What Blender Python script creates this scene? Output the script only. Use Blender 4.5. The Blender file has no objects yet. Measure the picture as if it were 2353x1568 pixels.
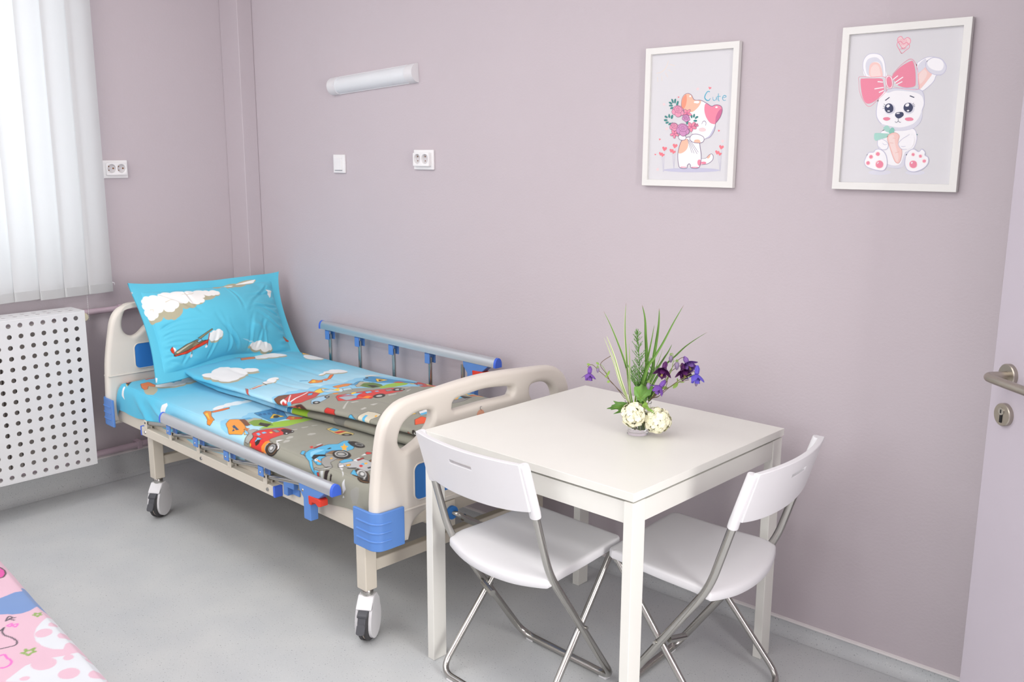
import bpy, bmesh, math, random
import numpy as np
from mathutils import Vector, Matrix
from mathutils.geometry import tessellate_polygon
random.seed(7); RNG=np.random.RandomState(11)
S=bpy.context.scene; COL=S.collection; PI=math.pi

# ------------------------------------------------------------ camera, light, exposure
cam_d=bpy.data.cameras.new('camera'); cam=bpy.data.objects.new('camera',cam_d); COL.objects.link(cam)
W_,H_,F_=2353,1568,2133.18
cam_d.sensor_fit='HORIZONTAL'; cam_d.sensor_width=36; cam_d.lens=36*F_/W_; cam_d.clip_start=.05
yaw,pitch,roll=-.7263,.1973,.0044
cy_,sy_=math.cos(yaw),math.sin(yaw)
fw=Vector((sy_*math.cos(pitch),cy_*math.cos(pitch),-math.sin(pitch)))
rt=Vector((cy_,-sy_,0)); up=rt.cross(fw)
r2=rt*math.cos(roll)+up*math.sin(roll); u2=-rt*math.sin(roll)+up*math.cos(roll)
M=Matrix((r2,u2,-fw)).transposed().to_4x4(); M.translation=Vector((3.7535,-2.5529,1.5084)); cam.matrix_world=M
S.camera=cam
S.view_settings.view_transform='Standard'; S.view_settings.look='None'; S.view_settings.gamma=1
S.view_settings.use_curve_mapping=False; S.view_settings.exposure=-0.13
wd=bpy.data.worlds.new('world'); S.world=wd; wd.use_nodes=True
bg=wd.node_tree.nodes['Background']; bg.inputs[0].default_value=(.86,.93,1,1); bg.inputs[1].default_value=1.2

def area(name,loc,rot,sx,sy,power,color=(1,1,1),spread=PI):
    l=bpy.data.lights.new(name,'AREA'); l.shape='RECTANGLE'; l.size=sx; l.size_y=sy; l.energy=power; l.color=color; l.spread=spread
    o=bpy.data.objects.new(name,l); COL.objects.link(o); o.location=loc; o.rotation_euler=rot; return o
# daylight through the left windows, ceiling panels of the room, plus added fill lights
area('window_daylight',(-.78,-1.75,1.75),(0,-PI/2,0),1.7,2.3,20,(.90,.96,1))
area('window_daylight',(-.78,-4.3,1.75),(0,-PI/2,0),1.7,1.4,24,(.90,.96,1))
area('window_daylight',(1.9,-5.32,1.75),(PI/2,0,0),2.6,1.6,34,(.97,.985,1))  # added fill from behind the camera, set in an unseen front opening
area('doorway_light',(5.0,-1.32,1.45),(0,PI/2,0),1.7,.95,70,(1,.99,.97))  # added fill placed in the corridor to brighten left wall and floor
for x,y,p in [(.5,-1.5,7.5),(1.8,-1.5,7.5),(3.1,-1.5,7.5),(.5,-2.9,14),(1.8,-2.9,14),(3.1,-2.9,14),(.5,-4.3,13),(1.8,-4.3,13),(3.1,-4.3,13)]:
    area('ceiling_panel_light',(x,y,2.76),(0,0,0),1.15,.6,p,(1,.99,.975))

# ------------------------------------------------------------ helpers
def lin(c):
    if isinstance(c,str):
        c=tuple(int(c[i:i+2],16)/255 for i in (0,2,4))
    return tuple((v/12.92 if v<=.04045 else ((v+.055)/1.055)**2.4) for v in c)
MATS={}
def mat(name,color,rough=.5,metal=0,bump=0,bscale=200,spec=.5,var=0,vscale=8,trans=0,sub=0,coat=0,aniso=None,detail=3):
    if name in MATS: return MATS[name]
    m=bpy.data.materials.new(name); m.use_nodes=True; nt=m.node_tree; b=nt.nodes['Principled BSDF']
    c=lin(color); b.inputs['Base Color'].default_value=(*c,1); b.inputs['Roughness'].default_value=rough
    b.inputs['Metallic'].default_value=metal; b.inputs['Specular IOR Level'].default_value=spec
    if trans: b.inputs['Transmission Weight'].default_value=trans
    if coat: b.inputs['Coat Weight'].default_value=coat; b.inputs['Coat Roughness'].default_value=.15
    tc=nt.nodes.new('ShaderNodeTexCoord')
    n=nt.nodes.new('ShaderNodeTexNoise'); n.inputs['Scale'].default_value=vscale; n.inputs['Detail'].default_value=detail
    nt.links.new(tc.outputs['Object'],n.inputs['Vector'])
    mx=nt.nodes.new('ShaderNodeMix'); mx.data_type='RGBA'
    v=var if var else .02
    mx.inputs['A'].default_value=(*[k*(1-v) for k in c],1); mx.inputs['B'].default_value=(*[min(1,k*(1+v)) for k in c],1)
    nt.links.new(n.outputs['Fac'],mx.inputs['Factor']); nt.links.new(mx.outputs['Result'],b.inputs['Base Color'])
    if bump:
        n2=nt.nodes.new('ShaderNodeTexNoise'); n2.inputs['Scale'].default_value=bscale; n2.inputs['Detail'].default_value=4
        nt.links.new(tc.outputs['Object'],n2.inputs['Vector'])
        bp=nt.nodes.new('ShaderNodeBump'); bp.inputs['Strength'].default_value=min(1,bump*100); bp.inputs['Distance'].default_value=bump
        nt.links.new(n2.outputs['Fac'],bp.inputs['Height']); nt.links.new(bp.outputs['Normal'],b.inputs['Normal'])
    MATS[name]=m; return m
M_wall=mat('wall_paint','C6BCC1',.75,bump=.0024,bscale=120,var=.02,vscale=3)
M_ceil=mat('ceiling_paint','F2F0EE',.8)
M_white=mat('white_laminate','E7E6DF',.38)
M_wplas=mat('white_plastic','E2E1E3',.35)
M_socket=mat('socket_plastic','F0EFEF',.3)
M_ivory=mat('ivory_plastic','DDD6CC',.38)
M_cream=mat('cream_enamel','D9D1C2',.35)
M_blue=mat('light_blue_plastic','5B88CC',.38)
M_blue2=mat('vivid_blue_panel','3A82D0',.4)
M_blue3=mat('dark_blue_cap','4169D8',.4)
M_red=mat('red_plastic','D93A28',.4)
M_alu=mat('satin_aluminium','CDD0D4',.33,metal=.7)
M_chrome=mat('chromed_steel','BDBBB6',.22,metal=1)
M_steel=mat('brushed_steel','B4ADA2',.33,metal=1)
M_door=mat('door_paint','C0B8C1',.5,bump=.0003,bscale=90)
M_rad=mat('radiator_cover_enamel','DFDFE0',.4)
M_rin=mat('radiator_inside','DAD2CC',.6)
M_frame=mat('picture_frame_white','EAE9E5',.4)
M_paper=mat('picture_paper','DBDADD',.6)
M_black=mat('black_hole','0B0A0A',.6)
M_dark=mat('dark_grey_plastic','4C4D52',.5)
M_rubber=mat('grey_rubber','3F3E40',.6)
M_valve=mat('cream_valve','DCD5B9',.4)
M_pipe=mat('painted_pipe','C4AFBA',.5)
M_trim=mat('white_sealant','EAE5E4',.5)
M_green=mat('leaf_green','4E7A2C',.55,var=.35,vscale=60)
M_green2=mat('light_leaf_green','86A848',.5,var=.25,vscale=60)
M_stem=mat('stem_brown','6E5A45',.6)
M_viol=mat('violet_petal','7A4FA8',.6,var=.2,vscale=90)
M_dviol=mat('dark_purple_petal','5A2060',.6,var=.2,vscale=90)
M_bviol=mat('blue_violet_petal','6355C4',.6,var=.2,vscale=90)
M_bud=mat('violet_bud','8C7C98',.6,var=.3,vscale=90)
M_cream2=mat('cream_petal','FAF7DA',.6,var=.05,vscale=120)
M_amber=mat('brass_contact','8A5A34',.4,metal=.6)

def floor_mat():
    m=bpy.data.materials.new('speckled_vinyl'); m.use_nodes=True; nt=m.node_tree; b=nt.nodes['Principled BSDF']
    tc=nt.nodes.new('ShaderNodeTexCoord'); b.inputs['Roughness'].default_value=.42; b.inputs['Specular IOR Level'].default_value=.35
    def noise(sc,det):
        n=nt.nodes.new('ShaderNodeTexNoise'); n.inputs['Scale'].default_value=sc; n.inputs['Detail'].default_value=det
        nt.links.new(tc.outputs['Object'],n.inputs['Vector']); return n
    def ramp(n,a,b_,ca,cb):
        r=nt.nodes.new('ShaderNodeValToRGB'); r.color_ramp.elements[0].position=a; r.color_ramp.elements[1].position=b_
        r.color_ramp.elements[0].color=(*lin(ca),1); r.color_ramp.elements[1].color=(*lin(cb),1)
        nt.links.new(n.outputs['Fac'],r.inputs['Fac']); return r
    base=ramp(noise(5,2),.3,.7,'C3C6C8','CBCDCD')
    sp=ramp(noise(190,2),.66,.70,'000000','FFFFFF')
    sp2=ramp(noise(260,1),.27,.33,'FFFFFF','000000')
    m1=nt.nodes.new('ShaderNodeMix'); m1.data_type='RGBA'; m1.inputs['B'].default_value=(*lin('8E9295'),1)
    nt.links.new(sp.outputs['Color'],m1.inputs['Factor']); nt.links.new(base.outputs['Color'],m1.inputs['A'])
    m2=nt.nodes.new('ShaderNodeMix'); m2.data_type='RGBA'; m2.inputs['B'].default_value=(*lin('D6D8D8'),1)
    nt.links.new(sp2.outputs['Color'],m2.inputs['Factor']); nt.links.new(m1.outputs['Result'],m2.inputs['A'])
    nt.links.new(m2.outputs['Result'],b.inputs['Base Color']); return m
M_floor=floor_mat()
def glass_mat(name,col=(1,1,1),rough=0.0,ior=1.45):
    m=bpy.data.materials.new(name); m.use_nodes=True; b=m.node_tree.nodes['Principled BSDF']
    b.inputs['Base Color'].default_value=(*col,1); b.inputs['Roughness'].default_value=rough
    b.inputs['Transmission Weight'].default_value=1; b.inputs['IOR'].default_value=ior; return m
M_glass=glass_mat('clear_glass'); M_pane=glass_mat('window_glass',ior=1.02)
def translucent(name,col,fac):
    m=bpy.data.materials.new(name); m.use_nodes=True; nt=m.node_tree; nt.nodes.remove(nt.nodes['Principled BSDF'])
    o=nt.nodes['Material Output']; d=nt.nodes.new('ShaderNodeBsdfDiffuse'); t=nt.nodes.new('ShaderNodeBsdfTranslucent'); x=nt.nodes.new('ShaderNodeMixShader')
    n=nt.nodes.new('ShaderNodeTexNoise'); n.inputs['Scale'].default_value=400
    mx=nt.nodes.new('ShaderNodeMix'); mx.data_type='RGBA'; c=lin(col); mx.inputs['A'].default_value=(*[k*.97 for k in c],1); mx.inputs['B'].default_value=(*c,1)
    nt.links.new(n.outputs['Fac'],mx.inputs['Factor'])
    for q in (d,t): nt.links.new(mx.outputs['Result'],q.inputs['Color'])
    x.inputs[0].default_value=fac; nt.links.new(d.outputs[0],x.inputs[1]); nt.links.new(t.outputs[0],x.inputs[2]); nt.links.new(x.outputs[0],o.inputs[0]); return m
M_blind=translucent('blind_fabric','E4E5E5',.4)
M_diffuser=mat('opal_diffuser','E4E7EA',.4)
def vcol_mat(name,rough=.8,bump=.0006):
    m=bpy.data.materials.new(name); m.use_nodes=True; nt=m.node_tree; b=nt.nodes['Principled BSDF']
    a=nt.nodes.new('ShaderNodeAttribute'); a.attribute_name='print'; nt.links.new(a.outputs['Color'],b.inputs['Base Color'])
    b.inputs['Roughness'].default_value=rough; b.inputs['Specular IOR Level'].default_value=.2
    b.inputs['Sheen Weight'].default_value=.15
    tc=nt.nodes.new('ShaderNodeTexCoord'); n=nt.nodes.new('ShaderNodeTexNoise'); n.inputs['Scale'].default_value=900
    nt.links.new(tc.outputs['Object'],n.inputs['Vector'])
    bp=nt.nodes.new('ShaderNodeBump'); bp.inputs['Strength'].default_value=.2; bp.inputs['Distance'].default_value=bump
    nt.links.new(n.outputs['Fac'],bp.inputs['Height']); nt.links.new(bp.outputs['Normal'],b.inputs['Normal']); return m
M_fabric=vcol_mat('printed_cotton')
def blade_mat():
    m=bpy.data.materials.new('striped_blade'); m.use_nodes=True; nt=m.node_tree; b=nt.nodes['Principled BSDF']
    a=nt.nodes.new('ShaderNodeAttribute'); a.attribute_name='print'; nt.links.new(a.outputs['Color'],b.inputs['Base Color']); b.inputs['Roughness'].default_value=.5; return m
M_blade=blade_mat()

class MB:
    def __init__(s): s.v=[]; s.f=[]; s.m=[]
    def add(s,vs,fs,mi=0):
        o=len(s.v); s.v+= [tuple(v) for v in vs]; s.f+=[tuple(i+o for i in f) for f in fs]; s.m+=[mi]*len(fs); return s
    def box(s,x0,x1,y0,y1,z0,z1,mi=0,mt=None):
        vs=[Vector((x,y,z)) for x in (x0,x1) for y in (y0,y1) for z in (z0,z1)]
        if mt is not None: vs=[mt@v for v in vs]
        return s.add(vs,[(0,1,3,2),(4,6,7,5),(0,4,5,1),(2,3,7,6),(0,2,6,4),(1,5,7,3)],mi)
    def tube(s,pts,r,n=12,mi=0,r2=None,caps=True,closed=False,side=None):
        # swept oval tube; r (and r2 along 'side' direction) radii
        P=[Vector(p) for p in pts]; N=len(P); vs=[];fs=[]
        up_=Vector(side) if side is not None else None; prev=None
        for i,p in enumerate(P):
            if closed: t=(P[(i+1)%N]-P[i-1]).normalized()
            else: t=(P[min(i+1,N-1)]-P[max(i-1,0)]).normalized()
            if up_ is not None: a=(up_-t*up_.dot(t))
            elif prev is None: a=Vector((0,0,1)) if abs(t.z)<.9 else Vector((1,0,0)); a=a-t*a.dot(t)
            else: a=prev-t*prev.dot(t)
            a.normalize(); prev=a; b=t.cross(a)
            ri=r[i] if isinstance(r,(list,tuple)) else r; rr=ri if r2 is None else r2
            for k in range(n):
                q=2*PI*k/n; vs.append(p+a*math.cos(q)*rr+b*math.sin(q)*ri)
        for i in range(N if closed else N-1):
            j=(i+1)%N
            for k in range(n): fs.append((i*n+k,i*n+(k+1)%n,j*n+(k+1)%n,j*n+k))
        if caps and not closed: fs.append(tuple(range(n))[::-1]); fs.append(tuple((N-1)*n+k for k in range(n)))
        return s.add(vs,fs,mi)
    def cyl(s,p0,p1,r,n=20,mi=0): return s.tube([p0,p1],r,n,mi)
    def lathe(s,prof,c=(0,0,0),n=32,mi=0,axis='z',mt=None):
        vs=[];fs=[]
        for r,z in prof:
            for k in range(n):
                a=2*PI*k/n; v=Vector((r*math.cos(a),r*math.sin(a),z))
                if mt is not None: v=mt@v
                vs.append(v+Vector(c))
        for i in range(len(prof)-1):
            for k in range(n): fs.append((i*n+k,i*n+(k+1)%n,(i+1)*n+(k+1)%n,(i+1)*n+k))
        if prof[0][0]>1e-6: fs.append(tuple(range(n))[::-1])
        if prof[-1][0]>1e-6: fs.append(tuple((len(prof)-1)*n+k for k in range(n)))
        return s.add(vs,fs,mi)
    def prism(s,poly,h0,h1,plane='xy',mi=0):
        # poly extruded along third axis; plane xy->z, xz->y, yz->x
        def P(a,b,h): return {'xy':(a,b,h),'xz':(a,h,b),'yz':(h,a,b)}[plane]
        n=len(poly); vs=[P(a,b,h0) for a,b in poly]+[P(a,b,h1) for a,b in poly]
        tri=tessellate_polygon([[Vector((a,b,0)) for a,b in poly]])
        fs=[tuple(t) for t in tri]+[tuple(i+n for i in t[::-1]) for t in tri]+[(i,(i+1)%n,(i+1)%n+n,i+n) for i in range(n)]
        return s.add(vs,fs,mi)
    def build(s,name,mats,parent=None,smooth=35,bevel=0,seg=2,loc=None,rotz=None,sub=0,weld=False):
        me=bpy.data.meshes.new(name); me.from_pydata([tuple(v) for v in s.v],[],s.f)
        mats=mats if isinstance(mats,(list,tuple)) else [mats]
        for m in mats: me.materials.append(m)
        me.polygons.foreach_set('material_index',s.m)
        bm=bmesh.new(); bm.from_mesh(me)
        if weld: bmesh.ops.remove_doubles(bm,verts=bm.verts,dist=1e-5)
        bmesh.ops.recalc_face_normals(bm,faces=bm.faces); bm.to_mesh(me); bm.free()
        me.polygons.foreach_set('use_smooth',[True]*len(me.polygons))
        if smooth<180: me.set_sharp_from_angle(angle=math.radians(smooth))
        o=bpy.data.objects.new(name,me); COL.objects.link(o)
        if parent: o.parent=parent
        if loc is not None: o.location=loc
        if rotz is not None: o.rotation_euler=(0,0,rotz)
        if bevel:
            b=o.modifiers.new('bevel','BEVEL'); b.width=bevel; b.segments=seg; b.limit_method='ANGLE'; b.angle_limit=math.radians(40); b.harden_normals=True
        if sub:
            b=o.modifiers.new('sub','SUBSURF'); b.levels=sub; b.render_levels=sub
        return o
def tag(o,label=None,cat=None,group=None,kind=None):
    if label: o['label']=label
    if cat: o['category']=cat
    if group: o['group']=group
    if kind: o['kind']=kind
    return o
def thing(name,label,cat,loc=(0,0,0),rotz=0,group=None):
    o=bpy.data.objects.new(name,None); COL.objects.link(o); o.empty_display_size=.1
    o.location=loc; o.rotation_euler=(0,0,rotz); return tag(o,label,cat,group)
def spline(pts,n=6,closed=False):
    P=[Vector(p) if len(p)==3 else Vector((p[0],p[1],0)) for p in pts]; N=len(P); out=[]
    rng=range(N) if closed else range(N-1)
    for i in rng:
        if closed: a,b,c,d=P[i-1],P[i],P[(i+1)%N],P[(i+2)%N]
        else: a,b,c,d=P[max(i-1,0)],P[i],P[i+1],P[min(i+2,N-1)]
        for k in range(n):
            t=k/n; out.append(.5*((2*b)+(c-a)*t+(2*a-5*b+4*c-d)*t*t+(3*b-a-3*c+d)*t**3))
    if not closed: out.append(P[-1])
    return out
def fillet(pts,r,n=6):
    P=[Vector(p) for p in pts]; out=[P[0]]
    for i in range(1,len(P)-1):
        a=(P[i-1]-P[i]); b=(P[i+1]-P[i]); la,lb=a.length,b.length; rr=min(r,la*.45,lb*.45); a.normalize(); b.normalize()
        p0=P[i]+a*rr; p1=P[i]+b*rr
        for k in range(n+1):
            t=k/n; out.append(p0*(1-t)**2+P[i]*2*t*(1-t)+p1*t*t)
    out.append(P[-1]); return out
def curve_plate(name,outer,holes,thick,bev,mat_,parent,plane='yz',x=0,seg=4):
    # rounded plate with holes: 2D curve extruded with round bevel, turned into a mesh
    cu=bpy.data.curves.new(name,'CURVE'); cu.dimensions='2D'; cu.fill_mode='BOTH'
    cu.extrude=max(thick/2-bev,1e-4); cu.bevel_depth=bev; cu.bevel_resolution=seg; cu.offset=-bev
    for loop in [outer]+holes:
        sp=cu.splines.new('POLY'); sp.points.add(len(loop)-1)
        for i,(a,b) in enumerate(loop): sp.points[i].co=(a,b,0,1)
        sp.use_cyclic_u=True
    tmp=bpy.data.objects.new(name+'_c',cu); COL.objects.link(tmp)
    dg=bpy.context.evaluated_depsgraph_get(); me=bpy.data.meshes.new_from_object(tmp.evaluated_get(dg)); bpy.data.objects.remove(tmp)
    R={'yz':Matrix(((0,0,1,x),(1,0,0,0),(0,1,0,0),(0,0,0,1))),'xz':Matrix(((1,0,0,0),(0,0,1,x),(0,1,0,0),(0,0,0,1)))}[plane]
    me.transform(R); bm=bmesh.new(); bm.from_mesh(me); bmesh.ops.remove_doubles(bm,verts=bm.verts,dist=1e-5); bmesh.ops.recalc_face_normals(bm,faces=bm.faces); bm.to_mesh(me); bm.free()
    me.polygons.foreach_set('use_smooth',[True]*len(me.polygons)); me.set_sharp_from_angle(angle=math.radians(50))
    me.materials.clear(); me.materials.append(mat_)
    o=bpy.data.objects.new(name,me); COL.objects.link(o); o.parent=parent; return o
def rrect(x0,x1,y0,y1,r,n=5):
    out=[]
    for cx,cy,a in ((x1-r,y1-r,0),(x0+r,y1-r,PI/2),(x0+r,y0+r,PI),(x1-r,y0+r,1.5*PI)):
        for k in range(n+1): q=a+PI/2*k/n; out.append((cx+r*math.cos(q),cy+r*math.sin(q)))
    return out
def gridmesh(name,X,mats,parent=None,colors=None,smooth=180,solid=0):
    # X: (n,m,3) numpy grid
    n,m=X.shape[:2]; me=bpy.data.meshes.new(name); v=X.reshape(-1,3)
    idx=np.arange(n*m).reshape(n,m); q=np.stack([idx[:-1,:-1],idx[:-1,1:],idx[1:,1:],idx[1:,:-1]],-1).reshape(-1,4)
    me.vertices.add(len(v)); me.vertices.foreach_set('co',v.ravel().astype('f'))
    me.loops.add(q.size); me.loops.foreach_set('vertex_index',q.ravel().astype('i'))
    me.polygons.add(len(q)); me.polygons.foreach_set('loop_start',np.arange(0,q.size,4).astype('i'))
    me.update(calc_edges=True); me.validate()
    me.polygons.foreach_set('use_smooth',[True]*len(me.polygons))
    if colors is not None:
        a=me.color_attributes.new('print','FLOAT_COLOR','POINT'); c=np.ones((n*m,4),'f'); c[:,:3]=colors.reshape(-1,3); a.data.foreach_set('color',c.ravel())
    for k in (mats if isinstance(mats,(list,tuple)) else [mats]): me.materials.append(k)
    o=bpy.data.objects.new(name,me); COL.objects.link(o)
    if parent: o.parent=parent
    if solid:
        s=o.modifiers.new('solid','SOLIDIFY'); s.thickness=solid; s.offset=-1
    return o

# ------------------------------------------------------------ the room
XL,XR,YF,ZC,YB=-.43,3.97,-5.2,2.8,.10
def struct(name,mb,m,**k):
    o=mb.build(name,m,**k); return tag(o,kind='structure')
struct('floor',MB().box(XL-.3,XR+.3,YF-.3,.4,-.1,0),M_floor)
struct('ceiling',MB().box(XL-.3,XR+.3,YF-.3,.4,ZC,ZC+.1),M_ceil)
struct('wall_back',MB().box(XL-.3,XR+.3,YB,YB+.2,0,ZC),M_wall)
struct('wall_front',MB().box(XL-.3,.6,YF-.2,YF,0,ZC).box(3.2,XR+.3,YF-.2,YF,0,ZC).box(.6,3.2,YF-.2,YF,0,.95).box(.6,3.2,YF-.2,YF,2.55,ZC),M_wall)  # unseen opening added to let the front fill light in
# right wall with the doorway the open door belongs to
struct('wall_right',MB().box(XR,XR+.2,-.82,YB,0,ZC).box(XR,XR+.2,YF,-1.82,0,ZC).box(XR,XR+.2,-1.82,-.82,2.1,ZC),M_wall)
struct('wall_corridor',MB().box(XR+1.2,XR+1.3,-2.6,.3,0,ZC).box(XR+.2,XR+1.3,-2.7,-2.6,0,ZC).box(XR+.2,XR+1.3,.3,.4,0,ZC).box(XR+.2,XR+1.3,-2.6,0,ZC,ZC+.1).box(XR+.2,XR+1.3,-2.7,.1,-.1,0),M_wall)
# left wall with two window openings
WIN=[(-2.72,-.72),(-4.9,-3.7)]; Z0,Z1=.98,2.45
mb=MB(); ys=[YF,-4.9,-3.7,-2.72,-.80,0]
for a,b,op in [(YF,-4.9,0),(-4.9,-3.7,1),(-3.7,-2.72,0),(-2.72,-.72,1),(-.72,YB,0)]:
    if op: mb.box(XL-.28,XL,a,b,0,Z0).box(XL-.28,XL,a,b,Z1,ZC)
    else: mb.box(XL-.28,XL,a,b,0,ZC)
struct('wall_left',mb,M_wall,weld=False)
struct('wall_pipe_chase',MB().box(XL,-.276,.018,YB,0,ZC),M_wall,bevel=.004)
for i,(a,b) in enumerate(WIN):
    w=MB(); x0,x1=XL-.2,XL-.13; t=.06
    w.box(x0,x1,a,a+t,Z0,Z1).box(x0,x1,b-t,b,Z0,Z1).box(x0,x1,a,b,Z0,Z0+t).box(x0,x1,a,b,Z1-t,Z1).box(x0,x1,(a+b)/2-.04,(a+b)/2+.04,Z0,Z1)
    wo=struct('window_%d'%(i+1),w,M_wplas,bevel=.004)
    MB().box(x0+.03,x0+.034,a+t,b-t,Z0+t,Z1-t).build('window_pane',M_pane,wo)
    MB().box(XL-.13,XL+.02,a,b,Z0-.03,Z0).build('window_sill',M_wplas,wo,bevel=.004)
# coved vinyl skirting with white top bead
def cove(name,p0,p1,nrm,h,bead=True,r=.035):
    p0,p1,nrm=Vector(p0),Vector(p1),Vector(nrm)
    prof=[(r+.004,.0005)]+[(.004+r-r*math.sin(a),.0005+r-r*math.cos(a)) for a in (PI/8,PI/4,3*PI/8,PI/2)]+[(.004,h)]
    vs=[];fs=[]
    for p in (p0,p1):
        for d,z in prof+[(0,h)]: vs.append(p+nrm*d+Vector((0,0,z)))
    n=len(prof)+1
    for i in range(n-1): fs.append((i,i+1,n+i+1,n+i))
    o=MB().add(vs,fs).build(name,M_floor); tag(o,kind='structure')
    b=MB(); q=[(0,h),(.008,h),(.007,h+.006),(0,h+.008)]; vs=[p+nrm*d+Vector((0,0,z)) for p in (p0,p1) for d,z in q]
    b.add(vs,[(0,1,5,4),(1,2,6,5),(2,3,7,6),(0,3,2,1),(4,5,6,7)]).build('top_bead',M_trim,o); return o
cove('baseboard_back',(-.276,YB,0),(XR,YB,0),(0,-1,0),.045,r=.03)
cove('baseboard_left',(XL,YF,0),(XL,.018,0),(1,0,0),.112)
# heating pipes on the left wall
o=MB().tube([(XL+.035,-3.1,.150),(XL+.035,.0,.150)],.014,14,0).build('trim_1',M_pipe); tag(o,kind='structure')
for y in (-.56,-.25): MB().box(XL,XL+.05,y-.012,y+.012,.131,.169).build('pipe_clip',M_pipe,o,bevel=.003)
o=MB().tube([(XL+.035,-.90,.811),(XL+.035,.0,.811)],.0135,14,0).tube([(XL+.035,-.61,.811),(XL+.035,-.58,.811)],.019,14).build('trim_2',M_pipe); tag(o,kind='structure')

# ------------------------------------------------------------ door
def door():
    e=Vector((3.198,-.262,0)); t=Vector((.785,-.62,0)).normalized(); a=math.atan2(t.y,t.x)
    d=bpy.data.objects.new('door_1',None); COL.objects.link(d); d.location=e; d.rotation_euler=(0,0,a); tag(d,kind='structure')
    MB().box(0,.90,0,.042,.008,2.06).build('door_leaf',M_door,d,bevel=.003)   # front face local y=0 looks to the camera
    def rose(z,nm):
        Mx=Matrix.Rotation(PI/2,4,'X')
        return MB().lathe([(0,0),(.0262,0),(.0262,.009),(.0245,.011),(0,.011)],(.057,0,z),40,mt=Mx).build(nm,M_steel,d)
    h=rose(1.030,'handle_rose')
    pts=fillet([(.057,-.008,1.030),(.057,-.062,1.030),(.10,-.0625,1.029),(.192,-.058,1.026)],.028,8)
    MB().tube(pts,.0098,18).build('lever_handle',M_steel,h)
    k=rose(.939,'keyhole_rose')
    MB().lathe([(0,0),(.0085,0),(.0085,.0135),(0,.0135)],(.057,0,.947),24,mt=Matrix.Rotation(PI/2,4,'X')).build('lock_cylinder',M_chrome,k)
    MB().box(.0535,.0605,-.0125,-.002,.921,.945).build('lock_slot',M_black,k)
    MB().box(.0558,.0582,-.0142,-.0130,.943,.951).build('key_slit',M_black,k)
door()

# ------------------------------------------------------------ wall fittings
def switch():
    t=thing('light_switch','white rocker light switch on the lilac wall left of the double socket','switch',(.365,YB,1.469))
    MB().box(-.0405,.0405,-.010,0,-.0405,.0405).build('back_plate',M_socket,t,bevel=.003)
    MB().box(-.026,.024,-.0165,-.008,-.028,.026).build('rocker',M_socket,t,bevel=.002)
    MB().box(-.026,.024,-.0125,-.009,-.031,-.0285).build('rocker_gap',mat('switch_gap','B9BBC0',.5),t)
switch()
def socket(loc,rotz,label):
    # local: faces -y
    t=thing('wall_socket',label,'socket',loc,rotz)
    MB().box(-.058,.058,-.010,0,-.040,.040).build('back_plate',M_socket,t,bevel=.003)
    ring=lambda cx:[(cx+.0195*math.cos(2*PI*k/28),.003+.0195*math.sin(2*PI*k/28)) for k in range(28)]
    curve_plate('socket_block',rrect(-.047,.047,-.026,.028,.004),[ring(-.0225),ring(.0225)],.016,.001,M_socket,t,'xz',-.017,seg=1)
    Mx=Matrix.Rotation(PI/2,4,'X')
    for sx in (-.0225,.0225):
        MB().lathe([(.0205,.0),(.0205,.001),(0,.001)],(sx,-.0105,.003),28,mt=Mx).build('socket_well',mat('socket_recess','D6D3D5',.5),t)
        w=MB()
        for dx,dz,r in ((-.0085,.0095,.0028),(-.0085,-.0075,.0024),(.0115,.001,.0038)):
            w.lathe([(0,0),(r,0),(r,.002),(0,.002)],(sx+dx,-.0105,.003+dz),14,mt=Mx)
        w.build('contact_holes',M_amber,t)
socket((.9175,YB,1.490),0,'white double socket on the lilac wall, right of the light switch')
socket((XL,-.5575,1.440),PI/2,'white double socket partly behind the edge of the vertical blind')
def lamp():
    t=thing('wall_lamp','slim white wall lamp with opal diffuser, hung slightly tilted above the switch','lamp',(.6105,YB,1.8195)); t.rotation_euler=(0,-math.radians(3.2),0); t.scale=(1.033,1.033,1.033)
    def half(x0,x1,r,d,nm,m):
        n=14; prof=[(-d*math.sin(PI*k/n),r*math.cos(PI*k/n)) for k in range(n+1)]
        w=MB(); w.prism([(a,b) for a,b in prof],x0,x1,'yz'); return w.build(nm,m,t,smooth=40,bevel=.0015)
    half(-.226,.226,.0345,.036,'diffuser',M_diffuser)
    half(-.268,-.222,.0375,.040,'end_cap',M_wplas); half(.222,.268,.0375,.040,'end_cap',M_wplas)
    MB().box(-.226,.226,-.006,0,-.0365,.0365).build('back_plate',M_wplas,t)
lamp()

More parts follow.
